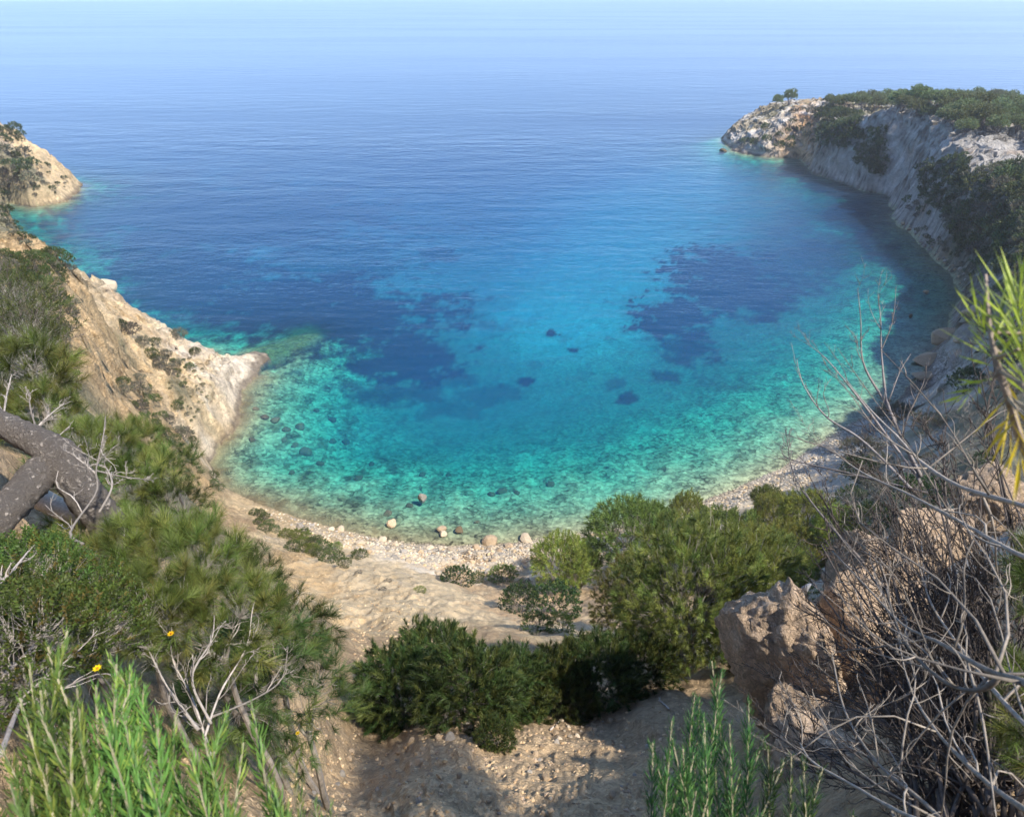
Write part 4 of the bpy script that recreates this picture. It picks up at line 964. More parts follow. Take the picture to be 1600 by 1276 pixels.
for px, py, w, q, lab in [(1470,548,66,.35,'flat tan slab, the upper of the slabs on the right shore'),(1448,566,58,.32,'flat tan slab jutting into the water on the right shore'),(1492,566,64,.3,'dark flat slab behind the jutting one on the right shore'),(1440,590,44,.3,'lowest flat slab of the right shore beside dry twigs'),(1480,586,40,.35,'grey slab at the foot of the slab group')]:
    P = at(px, py, 0.0); P[2] = max(zat(P[0], P[1]), 0)
    V, F = stone_shape(3, 430 + px, 10, .05, (1, .55, q)); o = obj('rock_slab', mesh_np('rock_slab', V, F, MAT_STONE_TAN), None, lab, 'rock'); s = w * .5 * depth_of(P) / FPX
    o.location = (P[0], P[1], P[2] + .15 * s); o.scale = (s,) * 3; o.rotation_euler = (.06, -.1, .25)
# stones and clods in the foreground
stones_in(150, [(520,1120),(640,1125),(860,1130),(1010,1110),(1030,1180),(1000,1276),(470,1276),(500,1180)], 3, 17, [MAT_STONE_TAN, MAT_STONE_GREY, MAT_STONE_TAN], 'loose_stone', 'loose stone on the bare brown ground in the foreground', 'loose stones on the foreground ground', 35, 3.2, 'stone', .3)
stones_in(26, [(690,1120),(760,1128),(770,1165),(690,1150)], 5, 20, [MAT_STONE_TAN, MAT_STONE_GREY], 'loose_stone', 'pale broken stone in the pile below the dark junipers', 'stones piled below the junipers', 36, 1.5, 'stone', .25, .6)
stones_in(26, [(860,1120),(920,1110),(910,1150),(870,1155)], 4, 15, [MAT_STONE_TAN, MAT_STONE], 'loose_stone', 'pale broken stone right of the little bush in the foreground', 'stones right of the little bush', 37, 1.5, 'stone', .25, .6)
# gravel and shingle too small to pick apart
def gravel(name, n, poly, lo, hi, cols, label, cat, seed):
    r = np.random.default_rng(seed); xs = [p[0] for p in poly]; ys = [p[1] for p in poly]; mb = MB(); c = 0
    bV = np.array([(1,0,0),(-1,0,0),(0,1,0),(0,-1,0),(0,0,1),(0,0,-1)], float); bF = np.array([(0,2,4),(2,1,4),(1,3,4),(3,0,4),(2,0,5),(1,2,5),(3,1,5),(0,3,5)])
    while c < n:
        px, py = r.uniform(min(xs), max(xs)), r.uniform(min(ys), max(ys))
        if not inpoly(px, py, poly): continue
        c += 1; P = hit(px, py, 1.5)
        if P[2] < .05: continue
        s = lo + (hi - lo) * r.random() ** 3; k = r.uniform(0, 6.28); V = bV * r.uniform(.6, 1.2, (6, 1)) * s * np.array([1, .8, .55])
        V = np.stack([V[:, 0] * math.cos(k) - V[:, 1] * math.sin(k), V[:, 0] * math.sin(k) + V[:, 1] * math.cos(k), V[:, 2]], 1)
        mb.add(V + P + [0, 0, s * .25], bF, None, np.array(cols[r.integers(len(cols))]) * r.uniform(.75, 1.2))
    return obj(name, mb.mesh(name, MAT_GRIT), None, label, cat, None, 'stuff')
MAT_GRIT = bark_mat('grit', 25, .2)
gravel('ground_gravel', 1700, [(480,1120),(560,1105),(640,1125),(860,1130),(1060,1090),(1150,1110),(1140,1276),(440,1276)], .006, .035, [SOIL, DIRT, DIRT, DOME, (.42,.31,.21)], 'loose gravel scattered over the bare foreground ground', 'gravel', 51)
gravel('beach_gravel', 5000, [(400,790),(520,824),(640,850),(720,856),(830,849),(960,830),(1110,782),(1215,738),(1300,690),(1400,640),(1440,600),(1440,660),(1340,740),(1230,770),(1100,815),(900,880),(740,900),(640,880),(480,840)], .05, .22, [BEACH, PALE, SAND, RSAND, BEACH], 'pale shingle covering the beach', 'shingle', 52)
gravel('slope_gravel', 1300, [(300,780),(380,820),(440,870),(540,960),(560,1050),(700,1000),(640,900),(500,860),(400,800)], .015, .08, [SOIL, DOME, DOME], 'small stones lying on the earth slope above the beach', 'gravel', 53)
# the outcrop on the right
def outcrop(px, py, dist, wx, wy, wz, seed, label, rz=0.0, planes=14, tilt=(0, 0)):
    V, F = stone_shape(5, seed, 26, .10, (1, 1, 1), .06)
    rg = fbm(V[:, 0] * 2.6 + seed, V[:, 1] * 2.6, V[:, 2] * 1.8, octv=4, seed=seed, ridged=True)       # weathered hollows and splits
    bk = fbm(V[:, 0] * 2 + seed, V[:, 1] * 2, V[:, 2] * 2, octv=2, seed=seed + 9) * 4
    V = V * (1 + .06 * rg + .10 * (np.round(bk) - bk))[:, None]
    o = obj('outcrop_boulder', mesh_np('outcrop_boulder', V, F, MAT_OUTCROP, smooth=True), None, label, 'boulder')
    P = at_dist(px, py, dist); o.location = tuple(P); o.scale = (wx, wy, wz); o.rotation_euler = (tilt[0], tilt[1], rz)
    return o
outcrop(1232, 1040, 6.6, .52, .7, 1.0, 501, 'large pinkish-tan boulder right of the shaded pines, cracked down its face', .3)
outcrop(1262, 1160, 6.2, .45, .5, .6, 502, 'broken lower block under the large pinkish boulder', .9)
outcrop(1318, 1000, 7.0, .42, .5, .8, 503, 'pale pinkish boulder right of the cleft, behind the bare shrub', 1.4)
outcrop(1368, 915, 8.3, .5, .6, .65, 504, 'pinkish boulder half hidden in the middle of the bare shrub', .5)
outcrop(1450, 840, 9.6, .55, .65, .55, 505, 'tan boulder behind the top of the bare shrub', 2.0)
outcrop(1545, 775, 10.5, .55, .65, .55, 506, 'orange-tan boulder near the right edge behind the bare shrub', 2.6)
outcrop(1290, 1225, 5.2, .42, .5, .42, 507, 'rough block at the foot of the bare shrub', 2.2)
V, F = stone_shape(3, 520, 10, .08, (.55, .5, 1.25)); o = obj('wedged_stone', mesh_np('wedged_stone', V, F, rock_mat('white_grey_stone', 9.0, .4, attr=False, base=(.42,.43,.45), crack=.2), smooth=True), None, 'small white and blue-grey stone wedged in the cleft of the pinkish boulders', 'stone')
P = at_dist(1252, 928, 6.55); o.location = tuple(P); o.scale = (.085, .085, .13); o.rotation_euler = (.1, .2, 0)

# ================================================================== near plants
for k in range(3):  # sunlit pine shrubs: the sun's brightness is carried in the needle colour
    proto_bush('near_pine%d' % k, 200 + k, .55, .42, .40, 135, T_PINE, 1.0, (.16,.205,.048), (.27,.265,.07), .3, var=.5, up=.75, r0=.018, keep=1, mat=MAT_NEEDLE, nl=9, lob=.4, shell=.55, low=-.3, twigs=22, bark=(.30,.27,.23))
for k in range(2):  # the same pine with shade darkened into its needle colour
    proto_bush('near_pine_shade%d' % k, 210 + k, .55, .46, .42, 150, T_PINE2, 1.0, (.080,.118,.033), (.15,.175,.046), .25, var=.5, up=.25, r0=.018, keep=1, mat=MAT_NEEDLE, nl=9, lob=.4, shell=.45, low=-.3, twigs=12, bark=(.26,.23,.2))
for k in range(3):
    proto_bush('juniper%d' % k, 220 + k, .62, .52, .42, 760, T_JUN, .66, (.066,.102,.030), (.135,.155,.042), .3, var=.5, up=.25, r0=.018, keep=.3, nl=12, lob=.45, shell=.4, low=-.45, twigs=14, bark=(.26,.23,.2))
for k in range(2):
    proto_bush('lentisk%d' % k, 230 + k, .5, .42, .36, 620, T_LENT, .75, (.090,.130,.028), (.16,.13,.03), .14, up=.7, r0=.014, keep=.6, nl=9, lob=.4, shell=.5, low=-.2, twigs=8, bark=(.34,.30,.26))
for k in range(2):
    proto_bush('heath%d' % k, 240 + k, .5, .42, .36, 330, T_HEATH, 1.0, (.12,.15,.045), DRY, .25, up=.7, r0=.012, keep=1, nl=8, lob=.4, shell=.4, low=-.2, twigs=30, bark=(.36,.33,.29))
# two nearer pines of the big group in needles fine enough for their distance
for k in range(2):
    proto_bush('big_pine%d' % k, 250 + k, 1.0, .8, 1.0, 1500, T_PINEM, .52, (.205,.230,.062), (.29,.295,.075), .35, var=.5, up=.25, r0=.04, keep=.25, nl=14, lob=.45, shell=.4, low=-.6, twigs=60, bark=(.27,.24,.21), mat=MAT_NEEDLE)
def near_px(key, px, py, dist, s, name, label, cat, h=1.0, root=True, parts=('stems', 'crown'), group=None):
    """a bush whose middle is seen at px, py from the given distance"""
    P = at_dist(px, py, dist); P[2] -= .38 * s * h
    t = put(key, name, P, label, cat, group, (s, s, s * h), parts=parts)
    g = zat(P[0], P[1])
    if P[2] > g:          # its stem goes down to the bank
        mb = MB(); L = (P[2] - g + .1) / (s * h); tube(mb, curve((0, 0, -L), (0, 0, .05), 6, .05), np.linspace(.035, .022, 6), 6, (.28, .24, .2)); obj('trunk', mb.mesh('trunk', MAT_BARK), t)
    return t
pine_px(1065,1045,235,240,'big_pine0','largest pine of the group above the beach, its crown full of bare twigs')
pine_px(990,1010,140,150,'big_pine1','twiggy pine at the lower left of the big pine group')
pine_px(1145,1010,170,190,'big_pine1','pine of the big group standing just left of the pinkish boulder')
# dark junipers in the middle
for key, px, py, w, lab in [('juniper0',635,1120,150,'dark juniper bush, leftmost of the clump in the hollow'),('juniper1',735,1120,160,'dark juniper bush in the middle of the clump in the hollow'),('juniper2',800,1110,130,'dark juniper bush at the right of the clump'),
        ('juniper1',680,1060,120,'dark juniper bush at the back of the clump, reaching over the pale dome'),('juniper0',865,1110,130,'greyish juniper with bare twigs right of the clump'),('juniper2',930,1095,140,'greyish juniper with bare twigs below the big pines'),
        ('juniper0',775,1165,60,'small round bush alone on the bare ground'),('juniper2',590,1110,70,'thin bush at the left foot of the dark junipers'),('heath0',905,1120,90,'dry twiggy bush at the near edge of the hollow'),('juniper1',1000,1075,110,'shaded bush under the big pines')]:
    P = hit(px, py, 2.0); s = w / 2 * depth_of(P) / FPX / .62
    put(key, 'juniper_bush' if 'jun' in key else 'dry_bush', P - [0, 0, .05 * s], lab, 'bush', None, (s, s, s * 1.25), parts=('stems', 'crown'))
# left: pines round the fallen trunk
LP = [('near_pine0',215,905,3.6,.62,'bright pine shrub with long needles just below the fallen trunk'),('near_pine1',290,900,3.5,.58,'bright pine shrub right of its neighbour below the fallen trunk'),('near_pine2',335,985,3.3,.55,'upright bright pine shrub in front of the dark pines'),
      ('near_pine0',225,975,3.2,.5,'small bright pine shrub above the rosemary'),('near_pine_shade0',365,930,4.6,.62,'dark pine shrub on the edge of the earth slope'),('near_pine_shade1',430,1010,4.8,.75,'dark pine shrub bulging over the earth slope'),
      ('near_pine_shade0',470,1105,4.6,.78,'dark pine shrub low above the bare ground'),('near_pine_shade1',390,1070,4.2,.75,'dark pine shrub behind the bare twigs'),('near_pine2',140,715,6.0,.65,'pine shrub behind the fork of the fallen trunk'),
      ('near_pine0',195,705,7.0,.65,'pine shrub whose pointed top reaches the ochre cliff'),('near_pine_shade0',265,735,7.5,.7,'dark pine shrub at the right end behind the trunk'),('near_pine1',215,765,6.2,.7,'pine shrub right of the fallen trunk'),
      ('near_pine1',65,655,7.0,.7,'pine shrub above the fallen trunk'),('near_pine2',20,600,7.5,1.0,'pine shrub at the left edge above the trunk'),('near_pine_shade1',90,780,5.6,.6,'shaded pine shrub seen under the fork of the trunk'),
      ('near_pine_shade1',270,800,6.0,.55,'dark pine shrub at the head of the earth gully'),('near_pine1',140,860,4.6,.55,'pine shrub tucked below the crossing of trunk and log')]
for key, px, py, d, s, lab in LP: near_px(key, px, py, d, s, 'pine_shrub', lab, 'pine shrub')
for key, px, py, d, s, lab in [('lentisk0',40,915,3.0,.5,'glossy small-leaved bush at the left edge below the trunk'),('lentisk1',20,985,2.7,.5,'glossy small-leaved bush with bare stems at the left edge'),('lentisk0',115,950,3.0,.42,'reddish-tinged small-leaved bush right of the glossy one'),('lentisk1',20,1040,2.4,.5,'shaded small-leaved bush behind the rosemary'),('lentisk0',120,1000,2.8,.45,'small-leaved bush between the glossy one and the yellow flower')]:
    near_px(key, px, py, d, s, 'lentisk_bush', lab, 'bush')
for key, px, py, d, s, lab in [('heath0',30,545,9.0,1.2,'greyish twiggy bush above the pines at the left edge'),('heath1',45,585,10,1.0,'greyish twiggy bush near the top of the ochre cliff'),('heath1',20,490,13,1.6,'pale twiggy bush on the left slope')]:
    near_px(key, px, py, d, s, 'twiggy_bush', lab, 'bush')
# ---- dead wood
def dead_wood(limbs, levels, rng, col=(.36, .33, .30), lean=(0, 0, .2), dens=1.0, spread=.75, tw=1.0, mn=.0012):
    """limbs: list of (points, r0, r1). Twigs fork off along them."""
    mbs = [MB(), MB()]
    def limb(pts, r0, r1, lev):
        n = len(pts); c = np.array(col) * rng.uniform(.55, 1.35)
        tube(mbs[0 if lev == 0 else 1], pts, np.linspace(r0, r1, n) * rng.uniform(.82, 1.2, n), 7 if lev == 0 else (4 if lev == 1 else 3), c, .07 if lev == 0 else 0, int(rng.integers(1e6)))
        if lev >= levels: return
        L = np.linalg.norm(np.diff(pts, axis=0), axis=1).sum()
        for k in range(max(1, int((7, 5, 3)[lev] * dens * rng.uniform(.7, 1.3)))):
            t = rng.uniform(.15, .97); i = min(int(t * (n - 1)), n - 2); f = t * (n - 1) - i
            p = pts[i] * (1 - f) + pts[i + 1] * f; tan = unit(pts[i + 1] - pts[i])
            d = unit(tan + rng.normal(0, spread, 3) * .7 + np.array(lean)); l = L * rng.uniform(.14, .36) * (1.15 - .6 * t) * tw
            q = curve(p, p + d * l, 7, .13, rng); rr = max((r0 + (r1 - r0) * t) * .6, mn)
            limb(q, rr, max(rr * .4, mn * .6), lev + 1)
    for pts, r0, r1 in limbs:
        limb(np.array(pts, float), r0, r1, 0)
    return mbs
def smooth_path(P, n=14):
    P = np.array(P, float); t = np.linspace(0, len(P) - 1, n); out = []
    for a in t:
        i = min(int(a), len(P) - 2); f = a - i
        p0, p1, p2, p3 = P[max(i - 1, 0)], P[i], P[i + 1], P[min(i + 2, len(P) - 1)]
        out.append(.5 * ((2 * p1) + (-p0 + p2) * f + (2 * p0 - 5 * p1 + 4 * p2 - p3) * f * f + (-p0 + 3 * p1 - 3 * p2 + p3) * f ** 3))
    return np.array(out)
def px_path(pts, n=22): return smooth_path([at_dist(a, b, d) for a, b, d in pts], n)
def dead_thing(name, limbs, levels, seed, label, cat='dead shrub', **kw):
    rng = np.random.default_rng(seed); m = dead_wood(limbs, levels, rng, **kw)
    b = limbs[0][0][0]; t = thing(name, (0, 0, 0), label, cat); t.location = tuple(b)
    for nm, mb in zip(('branches', 'twigs'), m):
        if mb.n:
            me = mb.mesh(nm, MAT_TWIG, smooth=True); me.transform(Matrix.Translation(-Vector(b))); obj(nm, me, t, kind='stuff' if nm == 'twigs' else None)
    return t
# the big bare shrub on the right: pale limbs sweeping up to the left, dark twigs behind
W = [([(1680,1110,1.25),(1600,1066,1.4),(1540,1045,1.5),(1470,1005,1.7),(1410,975,1.9),(1362,925,2.1),(1300,860,2.4)], 0.0073, .0016),
     ([(1566,1052,1.46),(1535,1076,1.5),(1490,1072,1.55),(1440,1035,1.65),(1405,985,1.75),(1385,920,1.9)], 0.0056, .0016),
     ([(1700,900,1.6),(1600,870,1.8),(1500,815,2.1),(1420,772,2.4),(1360,745,2.6),(1318,718,2.8),(1290,690,3.0)], 0.0067, .0016),
     ([(1720,830,1.7),(1600,790,1.9),(1500,760,2.1),(1440,722,2.3),(1400,680,2.5),(1360,640,2.7),(1320,590,2.9)], 0.0079, .0016),
     ([(1520,1330,1.7),(1440,1250,1.8),(1370,1190,1.9),(1320,1110,2.1),(1300,1020,2.3)], 0.0056, .0016),
     ([(1480,1300,1.5),(1400,1265,1.6),(1330,1225,1.7),(1270,1190,1.8),(1250,1160,1.9)], 0.0051, .0016),
     ([(1640,1290,1.5),(1540,1220,1.7),(1470,1150,1.9),(1430,1090,2.1),(1410,1030,2.3),(1400,960,2.6)], 0.0056, .0016),
     ([(1700,1180,1.6),(1600,1130,1.9),(1500,1010,2.4),(1450,930,2.7),(1440,850,3.0),(1430,780,3.2)], 0.0067, .0016)]
root = np.array([2.3, .5, zat(2.3, .5)])
dead_thing('bare_shrub', [(np.vstack([root, px_path(p)]), a, b) for p, a, b in W], 2, 61, 'large bare shrub with pale curving limbs filling the right foreground', lean=(-.15, .1, .25), col=(.29,.25,.205), dens=1.5, mn=.0011, tw=.62)
D = []
r8 = random.Random(17)
for k in range(44):      # stems fan out of three stools at the lower right
    bx, by, bd = [(1570,1250,2.5),(1480,1270,2.5),(1640,1130,2.8)][k % 3]; bx += r8.uniform(-60, 60); by += r8.uniform(20, 120)
    tx = r8.uniform(1190, 1560); ty = 1010 - (tx - 1190) * .9 + r8.uniform(-130, 230); td = bd + r8.uniform(.2, 1.1)
    mx, my = (bx + tx) / 2 + r8.uniform(0, 70), (by + ty) / 2 + r8.uniform(-10, 60)
    D.append(([(bx, by, bd), (mx, my, (bd + td) / 2), (tx, ty, td)], .008, .0022))
dead_thing('bare_shrub', [(px_path(p), a, b) for p, a, b in D], 2, 62, 'thicket of dark brown bare twigs behind the pale limbs, over the pinkish boulders', lean=(-.2, .1, .35), col=(.115,.095,.082), dens=1.8, mn=.0020, tw=1.25)
U = [([(1440,760,3.4),(1395,650,3.5),(1350,570,3.6),(1345,500,3.7),(1340,450,3.8)], .008, .0012), ([(1440,745,3.4),(1390,640,3.5),(1378,560,3.6),(1376,500,3.65),(1372,460,3.7)], .007, .001), ([(1378,545,3.6),(1395,500,3.62),(1400,450,3.7)], .003, .0008),
     ([(1430,770,3.2),(1350,690,3.3),(1290,650,3.4),(1255,600,3.5),(1245,560,3.6)], .007, .001), ([(1430,740,3.3),(1340,620,3.4),(1290,560,3.5),(1258,535,3.6)], .006, .001), ([(1450,770,3.0),(1330,740,3.1),(1230,715,3.2),(1225,690,3.3)], .005, .001),
     ([(1350,880,2.8),(1280,800,2.9),(1240,740,3.0),(1228,670,3.1)], .006, .001)]
dead_thing('bare_branch', [(px_path(p), a, b) for p, a, b in U], 2, 63, 'fine bare branch tips standing up against the turquoise water on the right', lean=(0, .05, .35), col=(.24,.21,.19), dens=.9, spread=.6)
LT = [([(330,1180,2.9),(300,1090,3.0),(270,1030,3.1),(268,980,3.1)], .005, .0015), ([(320,1150,2.9),(345,1080,3.0),(385,1010,3.1),(395,950,3.2),(410,900,3.3)], .005, .0015), ([(330,1120,3.0),(400,1090,3.1),(440,1060,3.2),(450,1010,3.2)], .005, .0015),
      ([(310,1140,2.8),(260,1070,2.9),(230,1010,3.0)], .006, .002), ([(330,1130,2.9),(300,1060,2.9),(330,1000,3.0),(335,960,3.1)], .006, .002)]
dead_thing('bare_twigs', [(px_path(p), a, b) for p, a, b in LT], 2, 64, 'pale bare twigs tangled in front of the dark pine shrubs on the left', 'dead branch', lean=(0, 0, .15), col=(.33,.29,.25), dens=1.3)
LT = [([(130,850,3.3),(110,830,3.4),(150,770,3.5),(150,735,3.55),(160,690,3.6),(165,650,3.7)], .007, .002), ([(155,800,3.5),(175,760,3.5),(165,730,3.6),(145,725,3.6)], .006, .002), ([(150,735,3.55),(195,745,3.6),(240,750,3.7)], .005, .0015), ([(150,740,3.55),(120,715,3.6),(95,700,3.7)], .005, .0015)]
dead_thing('bare_branch', [(px_path(p), a, b) for p, a, b in LT], 2, 65, 'crooked pale dead branch in front of the fallen trunk', 'dead branch', lean=(0, 0, .2), col=(.34,.30,.26), dens=1.5)
LT = [([(40,690,4.6),(70,655,4.7),(100,630,4.8)], .007, .002), ([(5,655,4.6),(10,620,4.8),(18,585,5.0)], .007, .002), ([(60,680,4.6),(48,640,4.8),(45,610,4.9)], .007, .002), ([(10,680,4.4),(60,700,4.4),(110,665,4.5)], .006, .002)]
dead_thing('bare_twigs', [(px_path(p), a, b) for p, a, b in LT], 2, 66, 'pale bare twigs rising above the fallen trunk at the left edge', 'dead branch', lean=(0, 0, .2), col=(.33,.29,.25), dens=1.6)
LT = [([(0,1180,2.0),(40,1080,2.3),(90,1000,2.6),(120,950,2.8)], .007, .002), ([(0,1060,2.3),(60,1000,2.5),(110,930,2.7)], .006, .002), ([(-10,920,2.5),(20,890,2.6),(45,860,2.7)], .006, .002)]
dead_thing('bare_twigs', [(px_path(p), a, b) for p, a, b in LT], 2, 67, 'bare stems among the small-leaved bushes at the left edge', 'dead branch', lean=(.1, 0, .2), col=(.36,.31,.27), dens=1.2)
for seed, pts, lab in [(71, [(665,1135,7.6),(700,1128,7.6),(745,1122,7.5)], 'dead branch lying below the dark junipers'), (72, [(860,1142,7.2),(885,1120,7.2),(915,1115,7.2),(930,1118,7.3)], 'curved dead branch lying right of the little bush'), (73, [(1045,1110,6.6),(1035,1100,6.7),(1028,1096,6.7)], 'small dead twig on the shaded soil left of the rosemary')]:
    P = [hit(a, b, 2) + [0, 0, .03] for a, b, _ in pts]
    dead_thing('fallen_branch', [(smooth_path(P, 8), .012, .003)], 1, seed, lab, 'dead branch', col=(.42,.37,.32), dens=.8)
# dry scrub on the right-hand slope
for k in range(2):
    proto_bush('bare%d' % k, 260 + k, 1.0, .9, .5, 130, T_HEATH, .9, (.16,.135,.11), DRY, .4, up=.8, r0=.02, keep=1, nl=8, lob=.4, shell=.35, low=-.1, twigs=130, bark=(.27,.24,.215))
BR = ['bare0', 'bare1']
scatter(34, [(1340,720),(1400,640),(1470,600),(1540,560),(1610,560),(1620,700),(1500,740),(1400,780),(1330,790)], BR + BR + MG + MD[:1], 36, 80, 'dry_shrub', 'bare grey shrub on the shaded slope above the grey shingle', 'bare shrubs on the shaded right slope', 41, gap=.5, rmin=6)
scatter(20, [(1500,440),(1560,430),(1620,440),(1620,560),(1540,560),(1520,500)], BR + FD + FS, 26, 50, 'dry_shrub', 'dark dry shrub above the slabs of the right shore', 'dry shrubs above the slabs', 42, gap=.45, rmin=10)
shrub_px(1345,748,70,'mid_dark1','dark_bush','dark bush at the back of the grey shingle, behind bare twigs',None)
shrub_px(1330,790,60,'mid_dark0','dark_bush','second dark bush behind the grey shingle, nearer the pines',None)
scatter(16, [(1300,800),(1400,760),(1600,740),(1620,860),(1480,880),(1380,850)], BR + MD, 60, 110, 'dry_shrub', 'dry shrub between the tan boulders on the right', 'dry shrubs among the right boulders', 43, gap=.45, rmin=4)
scatter(9, [(960,985),(1160,960),(1160,1060),(1020,1060)], ['heath0', 'heath1', 'juniper2'], 70, 120, 'undergrowth_bush', 'shaded undergrowth bush beneath the big pines', 'undergrowth of the big pines', 44, gap=.5, rmin=4, cat='bush')
# ---------------- the fallen trunk and the sawn log
def thick(name, pts, r, sides, parent, origin, col, n=40, rough=.05, seed=0, mat=None):
    p = px_path(pts, n); mb = MB(); rr = np.interp(np.linspace(0, 1, n), np.linspace(0, 1, len(r)), r)
    tube(mb, p, rr, sides, col, rough, seed)
    me = mb.mesh(name, mat or MAT_BARK_BIG, smooth=True); me.transform(Matrix.Translation(-Vector(origin))); return obj(name, me, parent)
def bark_big():
    m, nt, b = nodemat('furrowed_bark')
    P = N(nt, 'ShaderNodeTexCoord').outputs['Object']
    n0 = N(nt, 'ShaderNodeTexNoise', Scale=5.0, Detail=3.0); nt.links.new(P, n0.inputs['Vector'])
    n = N(nt, 'ShaderNodeTexNoise', Scale=22.0, Detail=6.0, Roughness=.75); nt.links.new(P, n.inputs['Vector'])
    n2 = N(nt, 'ShaderNodeTexNoise', Scale=70.0, Detail=3.0, Roughness=.7); nt.links.new(P, n2.inputs['Vector'])
    rdg = mathn(nt, 'MINIMUM', mathn(nt, 'MULTIPLY', mathn(nt, 'ABSOLUTE', mathn(nt, 'SUBTRACT', n.outputs['Fac'], .5)), 9.0), 1.0)   # dark splits along the ridgelines of the noise
    h = mathn(nt, 'ADD', mathn(nt, 'MULTIPLY', rdg, .55), mathn(nt, 'MULTIPLY', n2.outputs['Fac'], .45))
    cr = N(nt, 'ShaderNodeValToRGB'); e = cr.color_ramp.elements; e[0].color = (.19, .16, .135, 1); e[1].color = (.38, .335, .285, 1); e[0].position = .2; e[1].position = 1.0
    nt.links.new(mathn(nt, 'ADD', mathn(nt, 'MULTIPLY', h, .75), mathn(nt, 'MULTIPLY', n0.outputs['Fac'], .35)), cr.inputs[0]); nt.links.new(cr.outputs[0], b.inputs['Base Color'])
    b.inputs['Roughness'].default_value = .95; b.inputs['Specular IOR Level'].default_value = .1
    bp = N(nt, 'ShaderNodeBump', Strength=1.0, Distance=.025); nt.links.new(h, bp.inputs['Height']); nt.links.new(bp.outputs[0], b.inputs['Normal'])
    return m
MAT_BARK_BIG = bark_big()
o0 = at_dist(75, 705, 4.2)
t = thing('fallen_tree', o0, 'thick grey fallen pine trunk forking over the left bank', 'tree trunk')
thick('trunk', [(-90,610,4.9),(0,660,4.5),(55,688,4.3),(95,715,4.2),(130,770,4.15),(165,815,4.2),(200,880,4.4)], [.062,.066,.075,.098,.092,.09,.10], 22, t, o0, (1, 1, 1), 60, .05, 3)
thick('limb', [(95,705,4.25),(68,735,4.2),(35,770,4.1),(-5,815,4.0),(-50,870,4.0)], [.07,.088,.082,.075,.08], 22, t, o0, (1, 1, 1), 46, .05, 4)
o1 = at_dist(60, 785, 4.7)
lt = thing('sawn_log', o1, 'pale sawn log lying under the fork of the fallen trunk', 'log')
thick('log', [(45,768,4.8),(90,793,4.6),(135,812,4.45)], [.062,.06,.058], 12, lt, o1, (.48,.40,.30), 10, .02, 5, MAT_TWIG)
# ---------------- rosemary: upright stems with narrow leaves
def rosemary(name, stems, label, leaf, leaf2, seed, origin):
    rng = np.random.default_rng(seed); st = MB(); lf = MB()
    for (bx, by, bd, tx, ty, td) in stems:
        a, b = at_dist(bx, by, bd), at_dist(tx, ty, td)
        for k in range(60):                    # carry the stem on down to the ground
            if a[2] <= zat(a[0], a[1]): break
            a = a + unit(a - b) * .04 + [0, 0, -.01]
        L = np.linalg.norm(b - a)
        n = 16; path = curve(a, b, n, .05, rng); tube(st, path, np.linspace(.0042, .0016, n), 5, np.array((.30,.27,.17)) * rng.uniform(.8, 1.2))
        m = int(min(L, .75) / .0012); t0 = max(.1, 1 - .75 / L); uu = np.sort(rng.uniform(0, 1, m)); tt = t0 + (1 - t0) * uu
        i = np.clip((tt * (n - 1)).astype(int), 0, n - 2); f = (tt * (n - 1) - i)[:, None]
        p = path[i] * (1 - f) + path[i + 1] * f; tan = unit(path[i + 1] - path[i])
        az = np.arange(m) * 1.9 + rng.normal(0, .5, m); rd = unit(np.cross(tan, [0.3, .2, 1])); rb = np.cross(tan, rd)
        out = np.cos(az)[:, None] * rd + np.sin(az)[:, None] * rb
        op = np.radians(74 - 34 * uu + rng.normal(0, 9, m))[:, None]
        d = np.cos(op) * tan + np.sin(op) * out; s = unit(np.cross(d, tan)); nrm = np.cross(s, d)
        l = (rng.uniform(.020, .036, m) * (1.05 - .45 * (uu > .93)))[:, None]; w = l * .055
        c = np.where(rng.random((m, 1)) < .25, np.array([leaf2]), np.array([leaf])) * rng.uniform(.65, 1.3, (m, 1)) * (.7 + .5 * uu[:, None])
        V = np.stack([p, p + d * l * .5 + s * w - nrm * l * .04, p + d * l + nrm * l * .08, p + d * l * .5 - s * w - nrm * l * .04], 1)
        lf.add(V.reshape(-1, 3), None, np.arange(m * 4).reshape(-1, 4), np.repeat(c, 4, 0))
    t = thing(name, origin, label, 'rosemary')
    for nm, mb, mt in (('stems', st, MAT_BARK), ('leaves', lf, MAT_LEAF)):
        me = mb.mesh(nm, mt); me.transform(Matrix.Translation(-Vector(origin))); obj(nm, me, t)
r6 = random.Random(9)
def stems(n, tops, bx, by, bd, sp):
    out = []
    for k in range(n):
        tx, ty, td = tops[k] if k < len(tops) else (lambda q: (q[0] + r6.uniform(-55, 55), q[1] + r6.uniform(5, 190), q[2] + r6.uniform(-.15, .15)))(r6.choice(tops))
        out.append((bx + (tx - bx) * .75 + r6.uniform(-sp, sp), by + r6.uniform(-30, 40), bd * td / 1.3, tx, ty, td))
    return out
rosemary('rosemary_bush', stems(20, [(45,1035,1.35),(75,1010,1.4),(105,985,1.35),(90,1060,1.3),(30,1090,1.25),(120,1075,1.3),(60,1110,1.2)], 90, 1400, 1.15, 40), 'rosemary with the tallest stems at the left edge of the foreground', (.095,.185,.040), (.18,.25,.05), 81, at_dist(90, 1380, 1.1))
rosemary('rosemary_bush', stems(20, [(170,1030,1.35),(205,1045,1.3),(225,1075,1.3),(150,1070,1.25),(190,1110,1.2),(245,1120,1.2)], 215, 1400, 1.1, 40), 'rosemary in the middle of the left foreground clump beside the yellow flower', (.105,.20,.042), (.19,.26,.05), 82, at_dist(215, 1380, 1.05))
